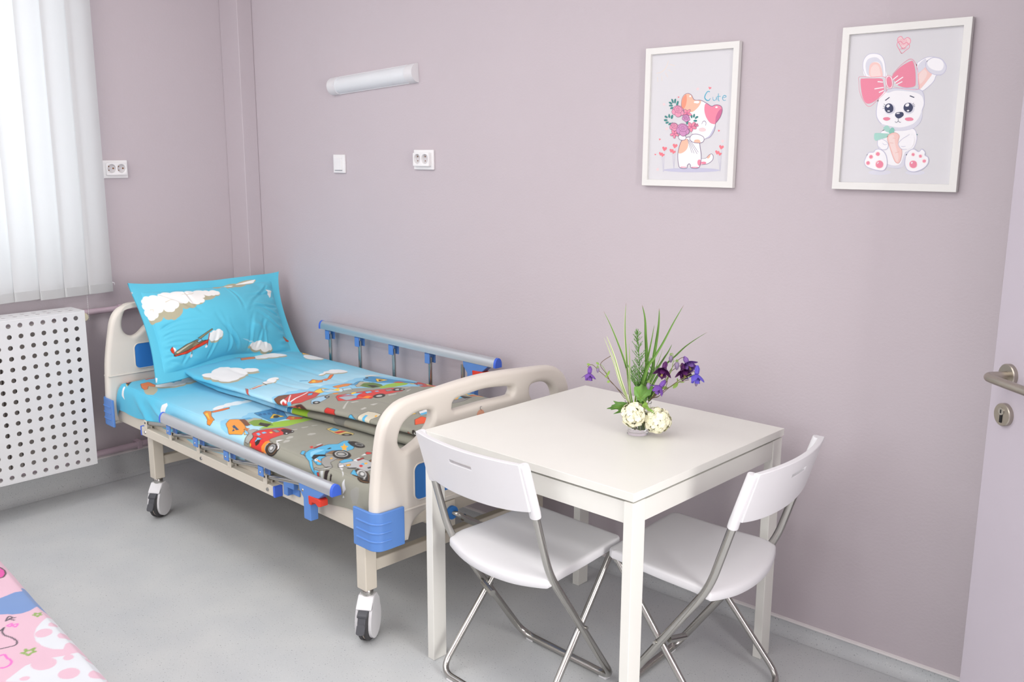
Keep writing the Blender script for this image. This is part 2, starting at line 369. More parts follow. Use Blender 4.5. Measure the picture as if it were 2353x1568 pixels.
ART_CAT=[('beige',22.9,1,[-867,1775,-898,1665,-968,1545,-1118,1435,-1318,1405]),
('beige',19.7,0,[-808,1655,-627,1605]),
('beige',19.7,0,[-857,1495,-697,1395]),
('beige',19.7,0,[-968,1405,-867,1265]),
('beige',19.7,0,[-1098,1315,-1078,1155]),
('beige',19.7,0,[-1258,1285,-1238,1135]),
('palepink',0,0,[252,905,272,865,322,865,282,835,292,795,252,815,212,795,223,835,183,865,232,865]),
('palepink',0,0,[-968,475,-947,435,-898,435,-938,405,-918,365,-968,395,-1008,365,-998,415,-1038,435,-987,445]),
('palepink',0,0,[-838,-295,-817,-335,-768,-335,-808,-365,-787,-405,-838,-385,-878,-405,-867,-365,-907,-335,-857,-335]),
('palepink',0,0,[1212,-705,1233,-745,1273,-745,1242,-775,1252,-815,1212,-795,1172,-815,1182,-775,1142,-745,1193,-745]),
('palepink',0,0,[-1128,-1595,-1107,-1635,-1058,-1645,-1098,-1665,-1078,-1715,-1128,-1685,-1168,-1715,-1158,-1675,-1198,-1645,-1147,-1635]),
('coral',0,1,[673,815,652,845,633,875,642,895,663,895,682,875,713,885,732,875,732,855,703,835]),
('coral',0,1,[-448,595,-457,615,-467,635,-467,645,-448,645,-438,635,-417,645,-408,635,-408,615,-427,605]),
('coral',0,1,[1062,-475,1042,-455,1033,-435,1042,-415,1052,-415,1073,-425,1092,-425,1102,-435,1102,-445,1082,-465]),
('coral',0,1,[-1088,-725,-1107,-705,-1118,-685,-1118,-665,-1098,-665,-1078,-675,-1058,-675,-1048,-685,-1048,-695,-1067,-705]),
('coral',0,1,[-1248,-1205,-1258,-1185,-1278,-1165,-1267,-1155,-1258,-1155,-1238,-1165,-1227,-1155,-1208,-1165,-1208,-1185,-1227,-1195]),
('blue',36.1,1,[692,745,612,755,543,675,513,575,583,495,663,485,713,545]),
('blue',19.7,1,[802,585,812,505,852,475,913,505,922,585]),
('blue',16.4,0,[922,585,953,475]),
('blue',26.2,1,[993,685,993,515,1033,445]),
('blue',19.7,0,[942,585,1073,595]),
('blue',22.9,1,[1142,545,1233,555,1262,585,1212,615,1153,585,1142,515,1193,465,1262,475]),
('lav',0,1,[1162,-1655,982,-1695,473,-1725,-168,-1735,-697,-1715,-907,-1675,-707,-1635,-177,-1605,463,-1595,972,-1615]),
('lav',9.8,0,[-987,-1225,-918,-1735]),
('lav',9.8,0,[-878,-1055,-898,-1735]),
('lav',9.8,0,[-938,-1255,-888,-1735]),
('lav',9.8,0,[-598,-1135,-507,-1645]),
('lav',9.8,0,[-467,-975,-507,-1645]),
('lav',9.8,0,[-537,-1155,-497,-1645]),
('lav',9.8,0,[1062,-1155,1172,-1685]),
('lav',9.8,0,[1202,-1025,1182,-1685]),
('lav',9.8,0,[1142,-1215,1182,-1685]),
('coral',0,1,[-907,-1065,-947,-1015,-978,-965,-968,-935,-928,-925,-888,-955,-838,-935,-798,-965,-808,-1005,-848,-1035]),
('coral',0,1,[-1038,-1215,-1078,-1175,-1098,-1135,-1088,-1105,-1058,-1095,-1027,-1125,-987,-1115,-947,-1135,-958,-1165,-998,-1195]),
('coral',0,1,[-968,-1255,-998,-1215,-1027,-1175,-1018,-1145,-978,-1145,-958,-1165,-918,-1155,-878,-1175,-888,-1205,-928,-1225]),
('coral',0,1,[-518,-975,-558,-925,-587,-875,-568,-845,-528,-835,-497,-865,-448,-845,-408,-875,-417,-915,-457,-945]),
('coral',0,1,[-638,-1115,-678,-1075,-697,-1035,-688,-1005,-648,-995,-617,-1015,-577,-1005,-547,-1025,-547,-1055,-587,-1085]),
('coral',0,1,[-558,-1155,-587,-1115,-608,-1075,-598,-1055,-568,-1045,-537,-1065,-497,-1055,-467,-1075,-467,-1105,-507,-1125]),
('coral',0,1,[1172,-1015,1132,-975,1102,-925,1113,-895,1153,-885,1182,-915,1233,-895,1262,-925,1262,-955,1222,-985]),
('coral',0,1,[1033,-1175,1002,-1125,972,-1085,982,-1055,1022,-1045,1052,-1075,1092,-1065,1122,-1085,1122,-1115,1082,-1145]),
('coral',0,1,[1132,-1205,1102,-1175,1073,-1135,1082,-1105,1113,-1095,1142,-1125,1172,-1115,1202,-1135,1202,-1155,1172,-1185]),
('white',0,1,[452,-1305,652,-1285,762,-1185,852,-1155,913,-1235,882,-1355,732,-1455,553,-1485,452,-1485]),
('orange',0,1,[682,-1245,762,-1195,812,-1165,802,-1235,762,-1285,713,-1295]),
('pink',0,1,[673,-1435,652,-1465,612,-1475,553,-1475,513,-1465,492,-1435,513,-1405,553,-1395,602,-1395,652,-1405]),
('purple',16.4,1,[452,-1305,652,-1285,762,-1185,852,-1155,913,-1235,882,-1355,732,-1455,553,-1485,452,-1485]),
('white',0,1,[-238,-715,-337,-925,-377,-1185,-347,-1445,-278,-1595,-38,-1605,-8,-1515,52,-1465,103,-1505,143,-1595,383,-1595,463,-1475,482,-1245,433,-965,372,-785,143,-645,-88,-635]),
('orange',0,1,[-217,-705,-48,-695,-8,-865,-68,-1025,-217,-1125,-358,-1125,-328,-895]),
('pink',0,1,[503,-1425,492,-1485,452,-1515,402,-1515,372,-1485,353,-1425,362,-1365,402,-1335,442,-1335,482,-1365]),
('pink',29.5,0,[-257,-1575,-48,-1575]),
('pink',29.5,0,[152,-1575,383,-1575]),
('purple',19.7,2,[-238,-715,-337,-925,-377,-1185,-347,-1445,-278,-1595,-38,-1605,-8,-1515,52,-1465,103,-1505,143,-1595,383,-1595,463,-1475,482,-1245,433,-965,372,-785,143,-645,-88,-635,-238,-715]),
('white',0,1,[-208,255,-97,445,143,525,383,495,602,395,772,305,913,105,932,-245,873,-525,732,-665,553,-705,322,-645,132,-515,-28,-325,-188,5]),
('lav',0,1,[932,-275,873,-495,753,-645,572,-695,732,-595,823,-455]),
('orange',0,1,[-318,355,-308,535,-238,675,-97,725,42,665,143,525,383,495,343,345,183,195,32,145,-168,235]),
('dorange',0,1,[-168,695,-268,605,-308,485,-308,325,-238,255,-158,355,-128,505,-137,635]),
('pink',0,1,[562,395,762,305,882,335,1002,335,1113,285,1153,155,1082,-55,942,-215,913,-245,743,-195,593,-15,522,205]),
('dpink',0,1,[1122,215,1142,95,1042,-115,942,-205,942,-25,1022,145]),
('white',0,1,[332,445,322,425,272,405,202,415,152,425,132,455,152,475,202,485,263,485,312,475]),
('white',0,1,[993,265,982,255,962,245,932,245,913,255,903,275,913,285,932,295,962,295,982,285]),
('white',0,1,[23,635,23,615,2,605,-17,605,-28,615,-38,635,-28,655,-17,665,2,665,12,655]),
('purple',16.4,1,[-318,325,-318,515,-238,675,-97,725,42,665,143,525,383,495,602,395,772,305,882,335,1002,335,1113,285,1153,155,1082,-55,942,-215,922,-395,833,-565,732,-655,553,-705]),
('purple',16.4,1,[452,-235,492,-155,562,-145,602,-195,593,-285]),
('palepink',0,1,[612,-405,593,-445,522,-465,442,-465,383,-445,353,-405,372,-365,442,-345,522,-345,583,-375]),
('purple',13.1,0,[-48,-685,143,-1125]),
('purple',13.1,0,[-17,-705,223,-1135]),
('purple',13.1,0,[12,-715,332,-1155]),
('purple',13.1,0,[42,-705,372,-1105]),
('white',0,1,[-97,-665,-128,-705,-208,-725,-297,-715,-358,-675,-377,-615,-347,-565,-268,-555,-177,-565,-118,-605]),
('purple',16.4,2,[-97,-665,-128,-705,-208,-725,-297,-715,-358,-675,-377,-615,-347,-565,-268,-555,-177,-565,-118,-605,-97,-665]),
('white',0,1,[42,-685,122,-555,322,-545,513,-615,562,-705,503,-795,332,-815,152,-785]),
('purple',16.4,2,[42,-685,122,-555,322,-545,513,-615,562,-705,503,-795,332,-815,152,-785,42,-685]),
('orange',0,1,[202,-785,223,-725,312,-705,402,-725,433,-805,332,-805]),
('teal',0,1,[-667,415,-697,415,-737,425,-777,455,-787,475,-758,485,-707,475,-678,445]),
('dteal',6.6,2,[-667,415,-697,415,-737,425,-777,455,-787,475,-758,485,-707,475,-678,445,-667,415]),
('teal',0,1,[-627,515,-608,465,-617,445,-648,455,-678,505,-697,555,-688,575,-657,565]),
('dteal',6.6,2,[-627,515,-608,465,-617,445,-648,455,-678,505,-697,555,-688,575,-657,565,-627,515]),
('teal',0,1,[-528,505,-537,455,-558,435,-577,455,-587,515,-577,555,-547,575,-528,555]),
('dteal',6.6,2,[-528,505,-537,455,-558,435,-577,455,-587,515,-577,555,-547,575,-528,555,-528,505]),
('teal',0,1,[-438,425,-457,375,-488,355,-507,385,-497,435,-478,485,-448,505,-427,475]),
('dteal',6.6,2,[-438,425,-457,375,-488,355,-507,385,-497,435,-478,485,-448,505,-427,475,-438,425]),
('teal',0,1,[-638,365,-657,345,-697,345,-747,355,-777,365,-758,385,-707,395,-657,385]),
('dteal',6.6,2,[-638,365,-657,345,-697,345,-747,355,-777,365,-758,385,-707,395,-657,385,-638,365]),
('teal',0,1,[-617,305,-627,285,-667,265,-707,265,-728,275,-718,295,-688,315,-638,315]),
('dteal',6.6,2,[-617,305,-627,285,-667,265,-707,265,-728,275,-718,295,-688,315,-638,315,-617,305]),
('teal',0,1,[-817,-5,-838,-15,-878,-5,-918,15,-918,45,-888,55,-848,35,-817,15]),
('dteal',6.6,2,[-817,-5,-838,-15,-878,-5,-918,15,-918,45,-888,55,-848,35,-817,15,-817,-5]),
('teal',0,1,[-728,45,-728,5,-747,-15,-777,5,-787,45,-777,85,-758,105,-737,85]),
('dteal',6.6,2,[-728,45,-728,5,-747,-15,-777,5,-787,45,-777,85,-758,105,-737,85,-728,45]),
('teal',0,1,[-817,-85,-838,-105,-888,-115,-928,-105,-947,-85,-938,-65,-888,-55,-838,-65]),
('dteal',6.6,2,[-817,-85,-838,-105,-888,-115,-928,-105,-947,-85,-938,-65,-888,-55,-838,-65,-817,-85]),
('teal',0,1,[-768,-145,-777,-165,-808,-185,-857,-195,-878,-175,-878,-155,-838,-135,-787,-135]),
('dteal',6.6,2,[-768,-145,-777,-165,-808,-185,-857,-195,-878,-175,-878,-155,-838,-135,-787,-135,-768,-145]),
('teal',0,1,[-688,-175,-678,-195,-707,-225,-737,-235,-768,-235,-768,-215,-747,-185,-707,-175]),
('dteal',6.6,2,[-688,-175,-678,-195,-707,-225,-737,-235,-768,-235,-768,-215,-747,-185,-707,-175,-688,-175]),
('teal',0,1,[-617,5,-638,-35,-667,-45,-688,-25,-688,25,-657,65,-627,75,-617,55]),
('dteal',6.6,2,[-617,5,-638,-35,-667,-45,-688,-25,-688,25,-657,65,-627,75,-617,55,-617,5]),
('teal',0,1,[103,25,103,-25,82,-45,63,-25,42,15,42,55,52,85,82,65]),
('dteal',6.6,2,[103,25,103,-25,82,-45,63,-25,42,15,42,55,52,85,82,65,103,25]),
('teal',0,1,[192,25,183,-15,152,-25,132,-5,132,35,152,75,172,85,192,65]),
('dteal',6.6,2,[192,25,183,-15,152,-25,132,-5,132,35,152,75,172,85,192,65,192,25]),
('teal',0,1,[312,5,312,-25,272,-45,232,-65,202,-55,212,-25,242,5,282,15]),
('dteal',6.6,2,[312,5,312,-25,272,-45,232,-65,202,-55,212,-25,242,5,282,15,312,5]),
('teal',0,1,[282,-125,272,-145,223,-155,172,-145,152,-125,172,-105,223,-95,263,-105]),
('dteal',6.6,2,[282,-125,272,-145,223,-155,172,-145,152,-125,172,-105,223,-95,263,-105,282,-125]),
('teal',0,1,[252,-235,223,-245,183,-235,143,-205,132,-185,162,-175,212,-185,242,-215]),
('dteal',6.6,2,[252,-235,223,-245,183,-235,143,-205,132,-185,162,-175,212,-185,242,-215,252,-235]),
('teal',0,1,[-38,-185,-57,-225,-78,-235,-97,-215,-108,-175,-88,-125,-57,-115,-38,-135]),
('dteal',6.6,2,[-38,-185,-57,-225,-78,-235,-97,-215,-108,-175,-88,-125,-57,-115,-38,-135,-38,-185]),
('teal',0,1,[-587,-175,-577,-205,-608,-245,-657,-265,-688,-255,-697,-215,-667,-185,-627,-165]),
('dteal',6.6,2,[-587,-175,-577,-205,-608,-245,-657,-265,-688,-255,-697,-215,-667,-185,-627,-165,-587,-175]),
('pinkf',0,1,[82,55,42,35,-17,45,-68,75,-78,105,-48,125,12,115,63,85]),
('mauve',8.2,2,[82,55,42,35,-17,45,-68,75,-78,105,-48,125,12,115,63,85,82,55]),
('pinkf',0,1,[-88,-35,-128,-15,-137,35,-128,85,-88,105,-57,75,-38,25,-57,-25]),
('mauve',8.2,2,[-88,-35,-128,-15,-137,35,-128,85,-88,105,-57,75,-38,25,-57,-25,-88,-35]),
('pinkf',0,1,[-257,75,-248,105,-198,135,-137,135,-97,105,-118,75,-168,55,-228,55]),
('mauve',8.2,2,[-257,75,-248,105,-198,135,-137,135,-97,105,-118,75,-168,55,-228,55,-257,75]),
('pinkf',0,1,[-198,235,-158,235,-108,205,-88,155,-97,115,-137,125,-188,155,-208,205]),
('mauve',8.2,2,[-198,235,-158,235,-108,205,-88,155,-97,115,-137,125,-188,155,-208,205,-198,235]),
('pinkf',0,1,[12,225,23,195,2,145,-38,115,-88,115,-97,155,-78,195,-28,225]),
('mauve',8.2,2,[12,225,23,195,2,145,-38,115,-88,115,-97,155,-78,195,-28,225,12,225]),
('dpink',0,1,[-48,105,-57,85,-78,75,-97,75,-128,95,-137,115,-128,135,-108,145,-78,145,-57,135]),
('rosep',0,1,[-417,-325,-467,-375,-568,-385,-657,-345,-697,-275,-667,-205,-587,-175,-488,-195,-417,-255]),
('mauve',9.8,2,[-417,-325,-467,-375,-568,-385,-657,-345,-697,-275,-667,-205,-587,-175,-488,-195,-417,-255,-417,-325]),
('rosep',0,1,[-547,-345,-577,-385,-638,-385,-697,-365,-718,-315,-707,-275,-657,-255,-587,-265,-547,-305]),
('mauve',9.8,2,[-547,-345,-577,-385,-638,-385,-697,-365,-718,-315,-707,-275,-657,-255,-587,-265,-547,-305,-547,-345]),
('rosep',0,1,[-387,-365,-427,-395,-488,-405,-537,-375,-568,-335,-547,-285,-497,-275,-438,-285,-398,-315]),
('mauve',9.8,2,[-387,-365,-427,-395,-488,-405,-537,-375,-568,-335,-547,-285,-497,-275,-438,-285,-398,-315,-387,-365]),
('rosep',0,1,[-467,-395,-497,-425,-558,-435,-608,-405,-638,-365,-617,-325,-568,-305,-507,-315,-467,-355]),
('mauve',9.8,2,[-467,-395,-497,-425,-558,-435,-608,-405,-638,-365,-617,-325,-568,-305,-507,-315,-467,-355,-467,-395]),
('rosep',0,1,[-448,-295,-488,-335,-558,-345,-617,-315,-648,-265,-627,-215,-568,-195,-497,-205,-448,-245]),
('mauve',9.8,2,[-448,-295,-488,-335,-558,-345,-617,-315,-648,-265,-627,-215,-568,-195,-497,-205,-448,-245,-448,-295]),
('mauve',9.8,1,[-488,-265,-518,-295,-568,-305,-598,-275,-598,-245,-568,-225,-528,-235,-518,-265,-537,-275,-558,-275,-568,-265,-568,-255]),
('mauvel',0,1,[2,-55,-48,-105,-137,-105,-208,-75,-248,-5,-228,55,-158,75,-68,65,-8,5]),
('mauve',9.8,2,[2,-55,-48,-105,-137,-105,-208,-75,-248,-5,-228,55,-158,75,-68,65,-8,5,2,-55]),
('mauvel',0,1,[-118,-75,-148,-105,-198,-105,-248,-85,-268,-45,-257,-15,-208,5,-158,-5,-118,-35]),
('mauve',9.8,2,[-118,-75,-148,-105,-198,-105,-248,-85,-268,-45,-257,-15,-208,5,-158,-5,-118,-35,-118,-75]),
('mauvel',0,1,[23,-95,-8,-115,-68,-125,-108,-95,-137,-65,-118,-25,-78,-5,-17,-15,12,-55]),
('mauve',9.8,2,[23,-95,-8,-115,-68,-125,-108,-95,-137,-65,-118,-25,-78,-5,-17,-15,12,-55,23,-95]),
('mauvel',0,1,[-48,-125,-78,-145,-128,-155,-168,-125,-198,-95,-177,-55,-137,-45,-88,-55,-48,-85]),
('mauve',9.8,2,[-48,-125,-78,-145,-128,-155,-168,-125,-198,-95,-177,-55,-137,-45,-88,-55,-48,-85,-48,-125]),
('mauvel',0,1,[-28,-35,-68,-65,-128,-75,-177,-45,-208,5,-188,45,-137,65,-78,55,-38,15]),
('mauve',9.8,2,[-28,-35,-68,-65,-128,-75,-177,-45,-208,5,-188,45,-137,65,-78,55,-38,15,-28,-35]),
('mauve',9.8,1,[-68,-5,-88,-35,-128,-35,-168,-15,-158,15,-128,25,-108,25,-97,-5,-108,-15,-128,-15,-137,-5,-137,5]),
('rosep',0,1,[-238,155,-318,85,-448,75,-568,135,-627,225,-587,315,-478,365,-347,335,-248,255]),
('mauve',9.8,2,[-238,155,-318,85,-448,75,-568,135,-627,225,-587,315,-478,365,-347,335,-248,255,-238,155]),
('rosep',0,1,[-417,125,-467,75,-547,75,-617,105,-657,165,-638,225,-568,255,-488,235,-427,185]),
('mauve',9.8,2,[-417,125,-467,75,-547,75,-617,105,-657,165,-638,225,-568,255,-488,235,-427,185,-417,125]),
('rosep',0,1,[-208,95,-257,55,-337,55,-408,85,-448,145,-427,205,-358,225,-278,215,-217,165]),
('mauve',9.8,2,[-208,95,-257,55,-337,55,-408,85,-448,145,-427,205,-358,225,-278,215,-217,165,-208,95]),
('rosep',0,1,[-308,55,-358,15,-438,5,-507,45,-537,95,-518,155,-457,175,-368,165,-318,115]),
('mauve',9.8,2,[-308,55,-358,15,-438,5,-507,45,-537,95,-518,155,-457,175,-368,165,-318,115,-308,55]),
('rosep',0,1,[-288,185,-337,135,-427,135,-518,175,-558,245,-537,305,-457,335,-358,315,-288,255]),
('mauve',9.8,2,[-288,185,-337,135,-427,135,-518,175,-558,245,-537,305,-457,335,-358,315,-288,255,-288,185]),
('mauve',9.8,1,[-337,235,-377,185,-448,185,-488,215,-488,265,-448,285,-398,275,-387,235,-408,215,-438,215,-448,235,-448,245]),
('pinkf',0,1,[-368,-575,-398,-595,-457,-585,-507,-555,-518,-525,-488,-505,-427,-515,-387,-545]),
('mauve',8.2,2,[-368,-575,-398,-595,-457,-585,-507,-555,-518,-525,-488,-505,-427,-515,-387,-545,-368,-575]),
('pinkf',0,1,[-528,-665,-558,-645,-577,-595,-558,-545,-528,-535,-497,-555,-488,-595,-497,-645]),
('mauve',8.2,2,[-528,-665,-558,-645,-577,-595,-558,-545,-528,-535,-497,-555,-488,-595,-497,-645,-528,-665]),
('pinkf',0,1,[-688,-555,-678,-525,-627,-505,-568,-505,-537,-525,-547,-555,-598,-575,-657,-585]),
('mauve',8.2,2,[-688,-555,-678,-525,-627,-505,-568,-505,-537,-525,-547,-555,-598,-575,-657,-585,-688,-555]),
('pinkf',0,1,[-627,-405,-587,-405,-547,-435,-528,-485,-537,-515,-577,-515,-617,-485,-638,-435]),
('mauve',8.2,2,[-627,-405,-587,-405,-547,-435,-528,-485,-537,-515,-577,-515,-617,-485,-638,-435,-627,-405]),
('pinkf',0,1,[-427,-415,-417,-445,-438,-485,-488,-515,-518,-515,-537,-485,-518,-445,-467,-415]),
('mauve',8.2,2,[-427,-415,-417,-445,-438,-485,-488,-515,-518,-515,-537,-485,-518,-445,-467,-415,-427,-415]),
('dpink',0,1,[-488,-525,-497,-545,-518,-555,-537,-555,-558,-545,-568,-525,-568,-505,-547,-485,-518,-495,-497,-505]),
('pinkf',0,1,[272,-365,232,-385,172,-375,112,-345,103,-315,132,-285,202,-295,252,-325]),
('mauve',8.2,2,[272,-365,232,-385,172,-375,112,-345,103,-315,132,-285,202,-295,252,-325,272,-365]),
('pinkf',0,1,[92,-475,52,-445,32,-395,52,-335,82,-315,122,-345,143,-395,122,-445]),
('mauve',8.2,2,[92,-475,52,-445,32,-395,52,-335,82,-315,122,-345,143,-395,122,-445,92,-475]),
('pinkf',0,1,[-97,-345,-88,-315,-28,-285,42,-285,72,-305,63,-345,2,-375,-57,-375]),
('mauve',8.2,2,[-97,-345,-88,-315,-28,-285,42,-285,72,-305,63,-345,2,-375,-57,-375,-97,-345]),
('pinkf',0,1,[-28,-165,23,-175,72,-205,92,-265,82,-295,32,-295,-17,-255,-38,-205]),
('mauve',8.2,2,[-28,-165,23,-175,72,-205,92,-265,82,-295,32,-295,-17,-255,-38,-205,-28,-165]),
('pinkf',0,1,[202,-175,212,-215,192,-265,143,-305,92,-295,82,-265,103,-215,152,-175]),
('mauve',8.2,2,[202,-175,212,-215,192,-265,143,-305,92,-295,82,-265,103,-215,152,-175,202,-175]),
('dpink',0,1,[132,-305,122,-335,103,-345,72,-345,52,-325,42,-305,52,-285,72,-265,103,-265,122,-285]),
('pinkf',0,1,[343,-285,332,-295,303,-295,282,-275,272,-265,292,-255,312,-255,343,-275]),
('mauve',8.2,2,[343,-285,332,-295,303,-295,282,-275,272,-265,292,-255,312,-255,343,-275,343,-285]),
('pinkf',0,1,[272,-325,252,-315,252,-295,252,-275,272,-265,282,-275,292,-295,282,-315]),
('mauve',8.2,2,[272,-325,252,-315,252,-295,252,-275,272,-265,282,-275,292,-295,282,-315,272,-325]),
('pinkf',0,1,[202,-275,202,-265,223,-255,252,-255,263,-265,263,-275,242,-285,212,-285]),
('mauve',8.2,2,[202,-275,202,-265,223,-255,252,-255,263,-265,263,-275,242,-285,212,-285,202,-275]),
('pinkf',0,1,[223,-205,242,-205,263,-225,272,-245,272,-255,252,-255,232,-245,223,-225]),
('mauve',8.2,2,[223,-205,242,-205,263,-225,272,-245,272,-255,252,-255,232,-245,223,-225,223,-205]),
('pinkf',0,1,[312,-215,322,-225,312,-245,292,-255,272,-255,272,-245,282,-225,303,-215]),
('mauve',8.2,2,[312,-215,322,-225,312,-245,292,-255,272,-255,272,-245,282,-225,303,-215,312,-215]),
('dpink',0,1,[292,-265,282,-275,282,-275,263,-275,252,-275,252,-265,252,-255,263,-245,272,-245,282,-255]),
('mauvel',0,1,[-17,-425,-97,-505,-238,-515,-368,-455,-427,-355,-387,-255,-278,-205,-128,-235,-28,-325]),
('mauve',9.8,2,[-17,-425,-97,-505,-238,-515,-368,-455,-427,-355,-387,-255,-278,-205,-128,-235,-28,-325,-17,-425]),
('mauvel',0,1,[-208,-465,-257,-515,-347,-525,-427,-485,-467,-415,-438,-355,-368,-325,-278,-345,-217,-405]),
('mauve',9.8,2,[-208,-465,-257,-515,-347,-525,-427,-485,-467,-415,-438,-355,-368,-325,-278,-345,-217,-405,-208,-465]),
('mauvel',0,1,[12,-485,-38,-535,-118,-545,-198,-505,-238,-445,-217,-385,-137,-355,-57,-365,12,-425]),
('mauve',9.8,2,[12,-485,-38,-535,-118,-545,-198,-505,-238,-445,-217,-385,-137,-355,-57,-365,12,-425,12,-485]),
('mauvel',0,1,[-88,-535,-137,-585,-228,-595,-297,-555,-337,-495,-318,-435,-248,-405,-158,-425,-97,-475]),
('mauve',9.8,2,[-88,-535,-137,-585,-228,-595,-297,-555,-337,-495,-318,-435,-248,-405,-158,-425,-97,-475,-88,-535]),
('mauvel',0,1,[-68,-395,-128,-445,-228,-455,-318,-415,-358,-335,-337,-265,-248,-235,-148,-255,-68,-315]),
('mauve',9.8,2,[-68,-395,-128,-445,-228,-455,-318,-415,-358,-335,-337,-265,-248,-235,-148,-255,-68,-315,-68,-395]),
('mauve',9.8,1,[-128,-335,-168,-395,-238,-405,-288,-365,-288,-315,-238,-295,-188,-305,-168,-335,-198,-365,-228,-365,-248,-345,-238,-335])]
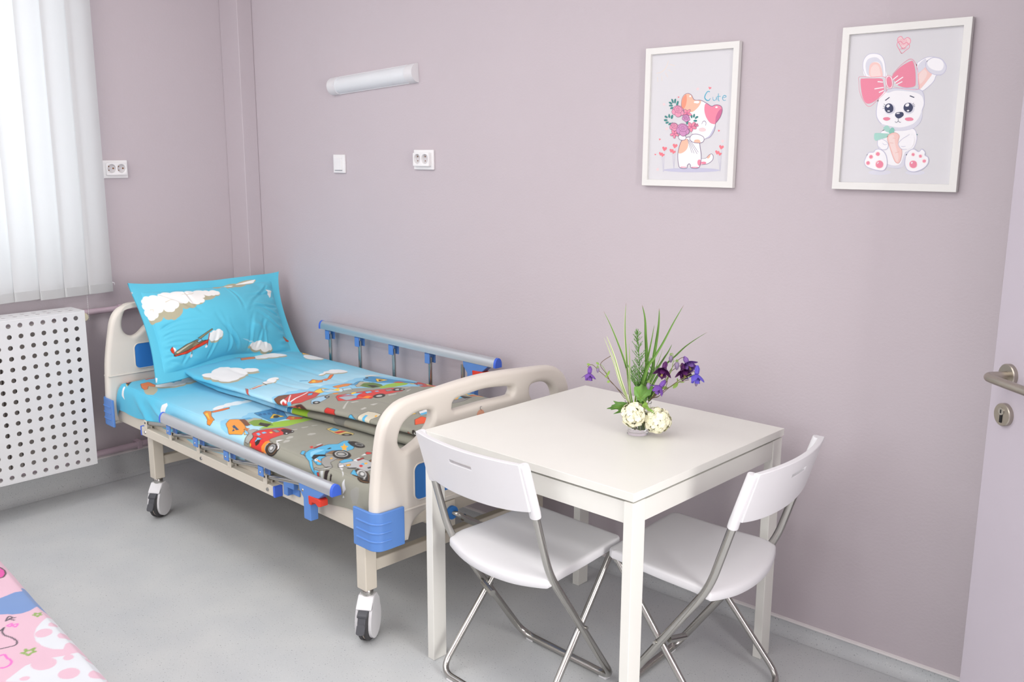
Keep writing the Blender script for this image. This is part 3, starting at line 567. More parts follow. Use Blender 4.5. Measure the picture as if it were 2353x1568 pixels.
ART_RABBIT=[('palepink',0,1,[-33,1552,-123,1662,-193,1763,-183,1843,-103,1872,-33,1792,57,1832,137,1783,147,1692,67,1622]),
('pink',15.6,2,[-33,1552,-123,1662,-193,1763,-183,1843,-103,1872,-33,1792,57,1832,137,1783,147,1692,67,1622,-33,1552]),
('pink',9.7,0,[-173,1803,-113,1642]),
('pink',9.7,0,[-133,1803,-73,1642]),
('pink',9.7,0,[-93,1803,-33,1632]),
('pink',9.7,0,[-53,1792,7,1632]),
('pink',9.7,0,[-13,1792,47,1632]),
('pink',9.7,0,[27,1792,87,1632]),
('pink',15.6,2,[-53,1432,-133,1542,-193,1642,-183,1723,-103,1743,-33,1672,47,1703,127,1642,127,1562,47,1502,-53,1432]),
('pink',9.7,0,[-133,1532,-23,1582]),
('pink',9.7,0,[-93,1532,7,1572]),
('pink',9.7,0,[-53,1532,37,1572]),
('pink',9.7,0,[-13,1522,77,1572]),
('lavl',0,1,[-83,-1727,-133,-1767,-293,-1798,-483,-1798,-643,-1778,-703,-1738,-643,-1698,-493,-1667,-303,-1667,-143,-1687]),
('lavl',0,1,[817,-1718,777,-1758,647,-1778,487,-1778,357,-1758,307,-1727,357,-1687,477,-1658,637,-1658,767,-1678]),
('white',0,1,[-973,873,-1073,1093,-1073,1322,-953,1462,-753,1472,-593,1402,-503,1252,-453,1022,-443,842]),
('lavl',0,1,[-963,962,-1013,1192,-943,1342,-743,1372,-603,1272,-533,1132,-493,873,-543,862,-553,1033,-623,1202,-733,1252,-853,1222,-903,1112,-873,893]),
('lav',15.6,1,[-973,873,-1073,1093,-1073,1322,-953,1462,-753,1472,-593,1402,-503,1252,-453,1022,-443,842]),
('peach',0,1,[-863,873,-903,1112,-853,1222,-733,1242,-623,1182,-543,1002,-543,853]),
('peachl',0,1,[-823,873,-863,1053,-803,1162,-723,1182,-643,1122,-593,973,-583,853]),
('white',0,1,[367,1073,437,1202,637,1292,867,1262,1067,1132,1127,973,1027,822,897,813,827,642,587,433,467,493]),
('lav',15.6,2,[367,1073,437,1202,637,1292,867,1262,1067,1132,1127,973,1027,822,897,813,827,642,587,433,467,493,367,1073]),
('peach',0,1,[427,882,577,1042,777,882,697,713,517,482,467,533]),
('peachl',0,1,[447,833,557,973,647,902,637,782,537,633,487,633]),
('lavl',0,1,[387,1042,457,1162,587,1252,597,1062,497,942,417,913]),
('lavl',0,1,[617,1182,777,1272,997,1212,1127,1002,1057,842,907,822,747,882,627,1002,597,1112]),
('lav',15.6,2,[617,1182,777,1272,997,1212,1127,1002,1057,842,907,822,747,882,627,1002,597,1112,617,1182]),
('white',0,1,[647,1182,777,1262,977,1202,1057,1073,1017,942,887,933,737,993,647,1093]),
('white',0,1,[-403,-597,-53,-597,397,-548,527,-728,517,-968,417,-1128,257,-1198,277,-1418,167,-1598,-103,-1587,-243,-1527,-273,-1258,-443,-1098,-513,-898]),
('lav',15.6,2,[-403,-597,-53,-597,397,-548,527,-728,517,-968,417,-1128,257,-1198,277,-1418,167,-1598,-103,-1587,-243,-1527,-273,-1258,-443,-1098,-513,-898,-403,-597]),
('lavl',0,1,[257,-1198,447,-1098,327,-1198,287,-1458,167,-1598,-163,-1587,-243,-1487,-33,-1538,157,-1487]),
('white',0,1,[-593,192,-533,382,-343,493,-13,522,467,473,607,342,647,82,607,-98,617,-297,537,-448,367,-557,77,-597,-253,-548,-463,-397,-583,-237,-613,-38]),
('lav',19.5,2,[-593,192,-533,382,-343,493,-13,522,467,473,607,342,647,82,607,-98,617,-297,537,-448,367,-557,77,-597,-253,-548,-463,-397,-583,-237,-613,-38,-593,192]),
('lavl',0,1,[-403,462,-13,513,467,462,607,332,637,122,577,282,417,382,127,442,-143,462,-333,413]),
('lavl',0,1,[607,-98,617,-297,537,-448,367,-557,77,-597,-253,-548,-463,-417,-193,-477,77,-517,387,-437,537,-277]),
('pink',0,1,[-1123,782,-1033,822,-763,813,-533,793,-483,673,-453,542,-463,413,-653,222,-833,142,-953,192,-1053,402]),
('pink',0,1,[-253,862,-63,1073,187,1212,267,1192,337,982,377,662,347,553,117,533,-103,613,-213,762]),
('pink',11.7,1,[-1163,742,-1163,873,-833,853,-433,822,-403,513,-373,473,-643,192,-823,62,-983,202,-1123,473,-1163,742]),
('pink',11.7,1,[-253,893,-63,1112,207,1272,377,1042,447,662,457,473,117,493,-193,562]),
('white',31.2,0,[-713,533,-463,562]),
('white',31.2,0,[-643,722,-493,702]),
('white',31.2,0,[-583,433,-453,482]),
('white',31.2,0,[-233,753,-103,853]),
('white',31.2,0,[-173,673,37,813]),
('white',31.2,0,[-123,622,27,693]),
('white',0,1,[-223,713,-223,602,-253,533,-313,533,-383,593,-423,693,-423,793,-393,862,-333,862,-263,813]),
('pink',11.7,2,[-223,713,-223,602,-253,533,-313,533,-383,593,-423,693,-423,793,-393,862,-333,862,-263,813,-223,713]),
('pink',0,1,[-253,702,-243,613,-273,553,-313,553,-363,602,-393,693,-403,782,-373,833,-333,842,-283,793]),
('lavl',0,1,[-103,-18,-123,-108,-193,-157,-293,-157,-363,-98,-403,-8,-383,72,-313,132,-223,122,-143,72]),
('navy',0,1,[-153,2,-163,-78,-223,-118,-303,-118,-363,-68,-393,2,-373,82,-323,122,-243,122,-183,72]),
('lavl',0,1,[407,-18,387,-108,317,-157,227,-157,147,-98,107,-8,127,82,197,132,297,132,377,72]),
('navy',0,1,[367,2,347,-78,297,-118,217,-118,147,-68,117,2,137,82,197,122,277,122,337,72]),
('white',0,1,[-263,82,-253,62,-273,42,-293,22,-323,22,-343,42,-353,62,-333,82,-313,102,-283,102]),
('white',0,1,[-243,-78,-243,-88,-263,-88,-283,-88,-303,-88,-313,-68,-303,-58,-283,-58,-263,-58,-253,-58]),
('white',0,1,[257,92,257,72,247,42,217,32,187,32,167,42,157,72,177,92,197,112,237,112]),
('white',0,1,[277,-78,267,-88,257,-98,237,-98,217,-88,207,-78,217,-68,237,-58,257,-58,267,-68]),
('navy',27.3,0,[-393,212,-283,292]),
('navy',27.3,0,[257,312,377,262]),
('navy',11.7,0,[-373,82,-423,122]),
('navy',11.7,0,[-393,52,-443,62]),
('navy',11.7,0,[-383,12,-443,2]),
('navy',11.7,0,[347,82,377,122]),
('navy',11.7,0,[357,52,407,82]),
('navy',11.7,0,[367,22,417,42]),
('navy',0,1,[-93,-197,-73,-128,17,-108,107,-118,137,-188,87,-248,17,-277,-43,-257]),
('white',0,1,[27,-138,27,-148,-3,-157,-23,-157,-53,-157,-63,-148,-53,-138,-33,-128,-3,-128,17,-128]),
('navy',11.7,0,[-3,-277,7,-348]),
('navy',11.7,1,[-83,-348,-43,-388,7,-348,57,-388,77,-368]),
('pink',0,1,[-213,-277,-233,-308,-283,-328,-333,-328,-383,-308,-413,-277,-393,-248,-343,-237,-283,-237,-233,-257]),
('pink',0,1,[407,-308,387,-337,327,-348,257,-348,207,-328,177,-297,197,-268,257,-257,327,-257,377,-277]),
('mint',0,1,[-613,-677,-543,-657,-373,-668,-193,-688,-183,-748,-493,-848,-573,-857,-613,-797]),
('mint',0,1,[-383,-517,-293,-457,-213,-517,-183,-637,-263,-637,-333,-597]),
('mintd',0,1,[-223,-617,-153,-517,-83,-557,-83,-677,-133,-737,-193,-697]),
('peach',0,1,[-253,-768,-143,-668,-13,-668,67,-748,47,-868,77,-998,167,-1128,167,-1328,117,-1467,27,-1447,-53,-1308,-183,-998]),
('dpeach',11.7,2,[-253,-768,-143,-668,-13,-668,67,-748,47,-868,77,-998,167,-1128,167,-1328,117,-1467,27,-1447,-53,-1308,-183,-998,-253,-768]),
('peachl',0,1,[-213,-777,-143,-717,-73,-737,-13,-998,87,-1258,87,-1427,37,-1407,-43,-1258,-153,-998]),
('dpeach',9.7,0,[-173,-928,-73,-938]),
('dpeach',9.7,0,[-3,-1198,97,-1168]),
('dpeach',9.7,0,[-103,-797,-33,-808]),
('white',0,1,[77,-878,227,-788,387,-737,487,-837,437,-1028,287,-1108,157,-1098,87,-1028,57,-948]),
('lav',15.6,1,[337,-708,167,-817,67,-928,87,-1018,167,-1098,297,-1098]),
('lav',11.7,1,[137,-1018,197,-1028,267,-1018]),
('white',0,1,[-493,-878,-393,-817,-243,-878,-213,-998,-243,-1098,-353,-1108,-463,-1028]),
('lav',15.6,1,[-473,-857,-383,-828,-233,-928,-213,-1048,-273,-1108,-373,-1108,-463,-1028]),
('lav',11.7,1,[-373,-928,-313,-978,-243,-968]),
('white',0,1,[-773,-1258,-723,-1188,-603,-1178,-553,-1118,-443,-1098,-303,-1178,-223,-1338,-203,-1538,-293,-1678,-493,-1667,-743,-1587,-833,-1467,-813,-1348]),
('lav',19.5,2,[-773,-1258,-723,-1188,-603,-1178,-553,-1118,-443,-1098,-303,-1178,-223,-1338,-203,-1538,-293,-1678,-493,-1667,-743,-1587,-833,-1467,-813,-1348,-773,-1258]),
('peachl',0,1,[-293,-1507,-303,-1578,-363,-1618,-433,-1618,-503,-1578,-523,-1507,-513,-1438,-453,-1398,-383,-1398,-323,-1438]),
('pink',0,1,[-303,-1507,-323,-1578,-383,-1607,-453,-1598,-503,-1547,-503,-1478,-463,-1427,-403,-1407,-333,-1447]),
('peachl',0,1,[-663,-1478,-673,-1518,-703,-1538,-743,-1538,-773,-1518,-793,-1478,-783,-1438,-753,-1418,-713,-1418,-683,-1438]),
('pink',0,1,[-683,-1478,-693,-1507,-713,-1518,-753,-1518,-773,-1487,-773,-1458,-753,-1438,-723,-1427,-693,-1447]),
('peachl',0,1,[-593,-1308,-603,-1338,-633,-1368,-673,-1368,-713,-1338,-723,-1308,-713,-1268,-683,-1248,-643,-1248,-613,-1268]),
('pink',0,1,[-613,-1308,-623,-1338,-643,-1348,-683,-1348,-703,-1318,-703,-1288,-683,-1268,-653,-1258,-623,-1278]),
('peachl',0,1,[-413,-1228,-423,-1268,-453,-1288,-493,-1288,-523,-1268,-543,-1228,-533,-1188,-503,-1168,-463,-1168,-423,-1188]),
('pink',0,1,[-423,-1228,-433,-1258,-463,-1278,-493,-1268,-523,-1248,-523,-1208,-503,-1188,-473,-1178,-443,-1198]),
('white',0,1,[-443,-1478,-463,-1498,-473,-1487,-463,-1458,-443,-1447,-433,-1458]),
('white',0,1,[297,-1258,387,-1128,497,-1098,617,-1168,697,-1098,787,-1178,787,-1258,877,-1318,887,-1467,777,-1607,567,-1698,387,-1667,297,-1547,277,-1388]),
('lav',19.5,2,[297,-1258,387,-1128,497,-1098,617,-1168,697,-1098,787,-1178,787,-1258,877,-1318,887,-1467,777,-1607,567,-1698,387,-1667,297,-1547,277,-1388,297,-1258]),
('peachl',0,1,[617,-1498,607,-1567,547,-1607,477,-1607,417,-1567,397,-1498,407,-1438,457,-1398,527,-1398,587,-1438]),
('pink',0,1,[597,-1498,587,-1567,527,-1598,467,-1587,417,-1538,407,-1467,447,-1418,517,-1407,577,-1438]),
('peachl',0,1,[527,-1238,527,-1268,497,-1288,467,-1288,437,-1268,427,-1238,437,-1208,457,-1188,487,-1188,517,-1208]),
('pink',0,1,[517,-1238,507,-1268,487,-1278,467,-1268,447,-1258,447,-1228,457,-1208,487,-1208,507,-1218]),
('peachl',0,1,[727,-1288,717,-1318,697,-1328,667,-1328,637,-1318,627,-1288,627,-1258,657,-1238,687,-1238,717,-1248]),
('pink',0,1,[707,-1288,707,-1308,687,-1318,657,-1318,647,-1298,637,-1268,657,-1248,677,-1248,697,-1258]),
('peachl',0,1,[837,-1407,827,-1447,807,-1467,777,-1467,747,-1447,727,-1407,737,-1378,767,-1358,797,-1358,827,-1378]),
('pink',0,1,[827,-1407,817,-1438,797,-1447,767,-1447,747,-1427,747,-1398,767,-1378,787,-1378,817,-1388]),
('white',0,1,[477,-1478,457,-1487,447,-1478,447,-1447,467,-1438,487,-1447]),
('teal',0,1,[557,-708,547,-717,547,-728,537,-728,527,-717,517,-708,527,-708,527,-697,537,-697,547,-708])]

# ------------------------------------------------------------ pictures on the wall
ART_COL=dict(beige='E6D8CC',palepink='F2D3D5',coral='EE7F8A',blue='56AFCB',lav='C6C5DA',lavl='DCDCE6',white='F7F6F8',orange='F8BFA6',dorange='F39B80',pink='EE8CA4',dpink='CE6C93',purple='7B6488',teal='3F8F8A',dteal='2E6E72',pinkf='F08FA6',mauve='8A4F78',rosep='E79AB4',mauvel='CF92BE',peach='F5CDC6',peachl='F6DCD7',dpeach='E5A79E',navy='3C4160',mint='A9D8CC',mintd='8CCBBB')
def picture(cx,cz,w,h,fwid,art,label):
    t=thing('picture_frame',label,'picture',(cx,YB,cz))
    o=[(-w/2,-h/2),(w/2,-h/2),(w/2,h/2),(-w/2,h/2)]; i=[(-w/2+fwid,-h/2+fwid),(w/2-fwid,-h/2+fwid),(w/2-fwid,h/2-fwid),(-w/2+fwid,h/2-fwid)]
    m=MB(); yb,yf=-.002,-.020
    vs=[(a,yf,b) for a,b in o]+[(a,yf,b) for a,b in i]+[(a,yb,b) for a,b in o]+[(a,yb,b) for a,b in i]
    fs=[]
    for k in range(4):
        j=(k+1)%4; fs+= [(k,j,4+j,4+k),(k,8+k,8+j,j),(4+k,4+j,12+j,12+k),(8+k,12+k,12+j,8+j)]
    m.add(vs,fs).build('frame',M_frame,t,bevel=.0012)
    names=sorted(set(a[0] for a in art)); mats=[M_paper]+[mat('print_'+n,ART_COL[n],.6) for n in names]
    m=MB(); z0=-.0105; m.add([(a*1.01,z0,b*1.01) for a,b in i],[(0,1,2,3)],0)
    dep=z0
    for c,wd_,sm,p in art:
        dep-=.000012; mi=names.index(c)+1; pts=[(p[k]*1e-4,p[k+1]*1e-4) for k in range(0,len(p),2)]
        if wd_==0:
            if sm: pts=[(q.x,q.y) for q in spline(pts,5,True)]
            tri=tessellate_polygon([[Vector((a,b,0)) for a,b in pts]])
            m.add([(a,dep,b) for a,b in pts],[tuple(q) for q in tri],mi)
        else:
            hw=wd_*1e-4/2
            if sm==2: q=[(v.x,v.y) for v in spline(pts[:-1],5,True)]; q.append(q[0]); q.append(q[1])
            elif sm==1: q=[(v.x,v.y) for v in spline(pts,5)]
            else: q=pts
            vs=[];N=len(q)
            for k in range(N):
                a=Vector(q[max(k-1,0)]);b=Vector(q[min(k+1,N-1)]);d=(b-a); d=d.normalized() if d.length>0 else Vector((1,0)); nn=Vector((-d.y,d.x))
                tp=hw*(1 if sm==2 else (.55+.45*math.sin(PI*min(1,max(0,(k+.6)/(N))))))
                vs+=[(q[k][0]+nn.x*tp,dep,q[k][1]+nn.y*tp),(q[k][0]-nn.x*tp,dep,q[k][1]-nn.y*tp)]
            m.add(vs,[(2*k,2*k+1,2*k+3,2*k+2) for k in range(N-1)],mi)
    me=m.build('print',mats,t,smooth=180)
    MB().box(-w/2+.004,w/2-.004,-.006,-.003,-h/2+.004,h/2-.004).build('backing_board',M_paper,t)
    return t
picture(2.1578,1.6315,.3355,.438,.020,ART_CAT,'white framed picture of a kitten holding roses under the word Cute')
picture(2.8113,1.6398,.3385,.4435,.020,ART_RABBIT,'white framed picture of a white rabbit with pink bow holding a carrot')

# ------------------------------------------------------------ vertical blind and radiator cover
def blind(y_right,n,pitch,label,first=0):
    t=thing('vertical_blind',label,'blind',(-.36,y_right,-.018))
    MB().box(-.02,.02,-n*pitch-.02,.01,2.60,2.64).build('headrail',M_wplas,t,bevel=.004)
    base=None
    for k in range(n):
        w=.118; yc=-.5*w-k*pitch+.004; ang=math.radians(9)
        if base is None:
            m=MB(); N=10; vs=[]
            rows=[(2.60,0),(1.8,0),(.962,0),(.960,.0008),(.915,.0008)]
            for z,_ in rows:
                for i in range(N+1):
                    u=i/N*2-1; vs.append((.007*(1-u*u),u*w/2,z))
            fs=[(r*(N+1)+i,r*(N+1)+i+1,(r+1)*(N+1)+i+1,(r+1)*(N+1)+i) for r in range(len(rows)-1) for i in range(N)]
            m.add(vs,fs); sl=m.build('slat',M_blind,t,smooth=60); base=sl
            wt=MB().box(-.0005,.0075,-w/2+.004,w/2-.004,.916,.955).build('bottom_weight',M_blind,sl)
            hook=MB().tube([(.004,w/2-.003,.957),(.010,w/2+.004,.952),(.006,w/2+.006,.944)],.0018,8).build('chain_clip',M_wplas,sl)
            kids=[wt,hook]
        else:
            sl=base.copy(); COL.objects.link(sl); sl.parent=t
            for c in kids: d=c.copy(); COL.objects.link(d); d.parent=sl
        sl.location=(.0,yc,-.002*(k%3)); sl.rotation_euler=(0,0,ang)
    c=MB()
    for k in range(13): c.lathe([(0,-.002),(.0019,0),(0,.002)],(0,0,k*.0085),8)
    c.tube([(0,0,0),(0,0,.11)],.0006,6)
    c.build('bead_chain',M_wplas,t,loc=(-.01,-.115,.80))
    return t
blind(-.640,21,.1035,'tall white vertical blind hanging over the bright window')
blind(-3.62,13,.1035,'white vertical blind over the farther window, away from the bed')

def flat(o):
    o.data.polygons.foreach_set('use_smooth',[False]*len(o.data.polygons)); return o
def radiator():
    t=thing('radiator_cover','white metal radiator cover punched with rows of round holes, below the blind','radiator cover',(-.20,-.846,.170))
    # front plate local: x=0 plane, y from 0 to -ny*p, z from 0 to H
    p=.0449; ny=37; nz=15; H=.683; y0=-.018; z0=.014; r=.0098; m=MB(); K=12
    def plate(m,fn,ny,nz,a0,b0,A,B):
        # rectangle (0..A,0..B) with ny*nz holes cell grid starting at (a0,b0)
        for i in range(ny):
            for j in range(nz):
                ca,cb=a0+(i+.5)*p,b0+(j+.5)*p; vs=[]
                for k in range(K):
                    q=2*PI*(k+.5)/K; vs.append((ca+r*math.cos(q),cb+r*math.sin(q)))
                for k in range(K):
                    q=2*PI*(k+.5)/K; cx,sx=math.cos(q),math.sin(q); s=p/2/max(abs(cx),abs(sx)); vs.append((ca+cx*s,cb+sx*s))
                fs=[(k,(k+1)%K,K+(k+1)%K,K+k) for k in range(K)]
                m.add([fn(a,b) for a,b in vs],fs)
        a1,b1=a0+ny*p,b0+nz*p
        for (x0,x1,yy0,yy1) in ((0,a0,0,B),(a1,A,0,B),(a0,a1,0,b0),(a0,a1,b1,B)):
            if x1-x0>1e-6 and yy1-yy0>1e-6: m.add([fn(x0,yy0),fn(x1,yy0),fn(x1,yy1),fn(x0,yy1)],[(0,1,2,3)])
    A=-y0+ny*p+.01
    plate(m,lambda a,b:(0,-a,b),ny,nz,.0165,.0035,A,H)
    o=flat(m.build('front_panel',M_rad,t,smooth=1,weld=True)); s=o.modifiers.new('s','SOLIDIFY'); s.thickness=.0016; s.offset=0
    m=MB(); plate(m,lambda a,b:(-b,-a,H),ny,2,.0165,.020,A,.132)
    o=flat(m.build('top_panel',M_rad,t,smooth=1,weld=True)); s=o.modifiers.new('s','SOLIDIFY'); s.thickness=.0016; s.offset=0
    MB().box(-.132,0,-.0015,0,0,H).build('side_panel',M_rad,t)
    r_=MB()
    for k in range(32): r_.box(-.17,-.06,-.03-k*.05-.047,-.03-k*.05,.03,H-.06)
    r_.build('heating_fins',M_rin,t,bevel=.006)
radiator()
v=thing('radiator_valve','cream thermostatic radiator valve beside the punched cover','valve',(XL+.045,-.790,.797))
MB().tube([(0,-.04,0),(0,.0,0)],.013,16).build('valve_body',M_valve,v)
MB().lathe([(.010,0),(.0175,.004),(.0195,.012),(.0195,.030),(.016,.036),(0,.037)],(0,0,0),20,mt=Matrix.Rotation(PI/2,4,'Y')@Matrix.Rotation(0,4,'Z')).build('valve_knob',M_valve,v,loc=(.0,.008,0))
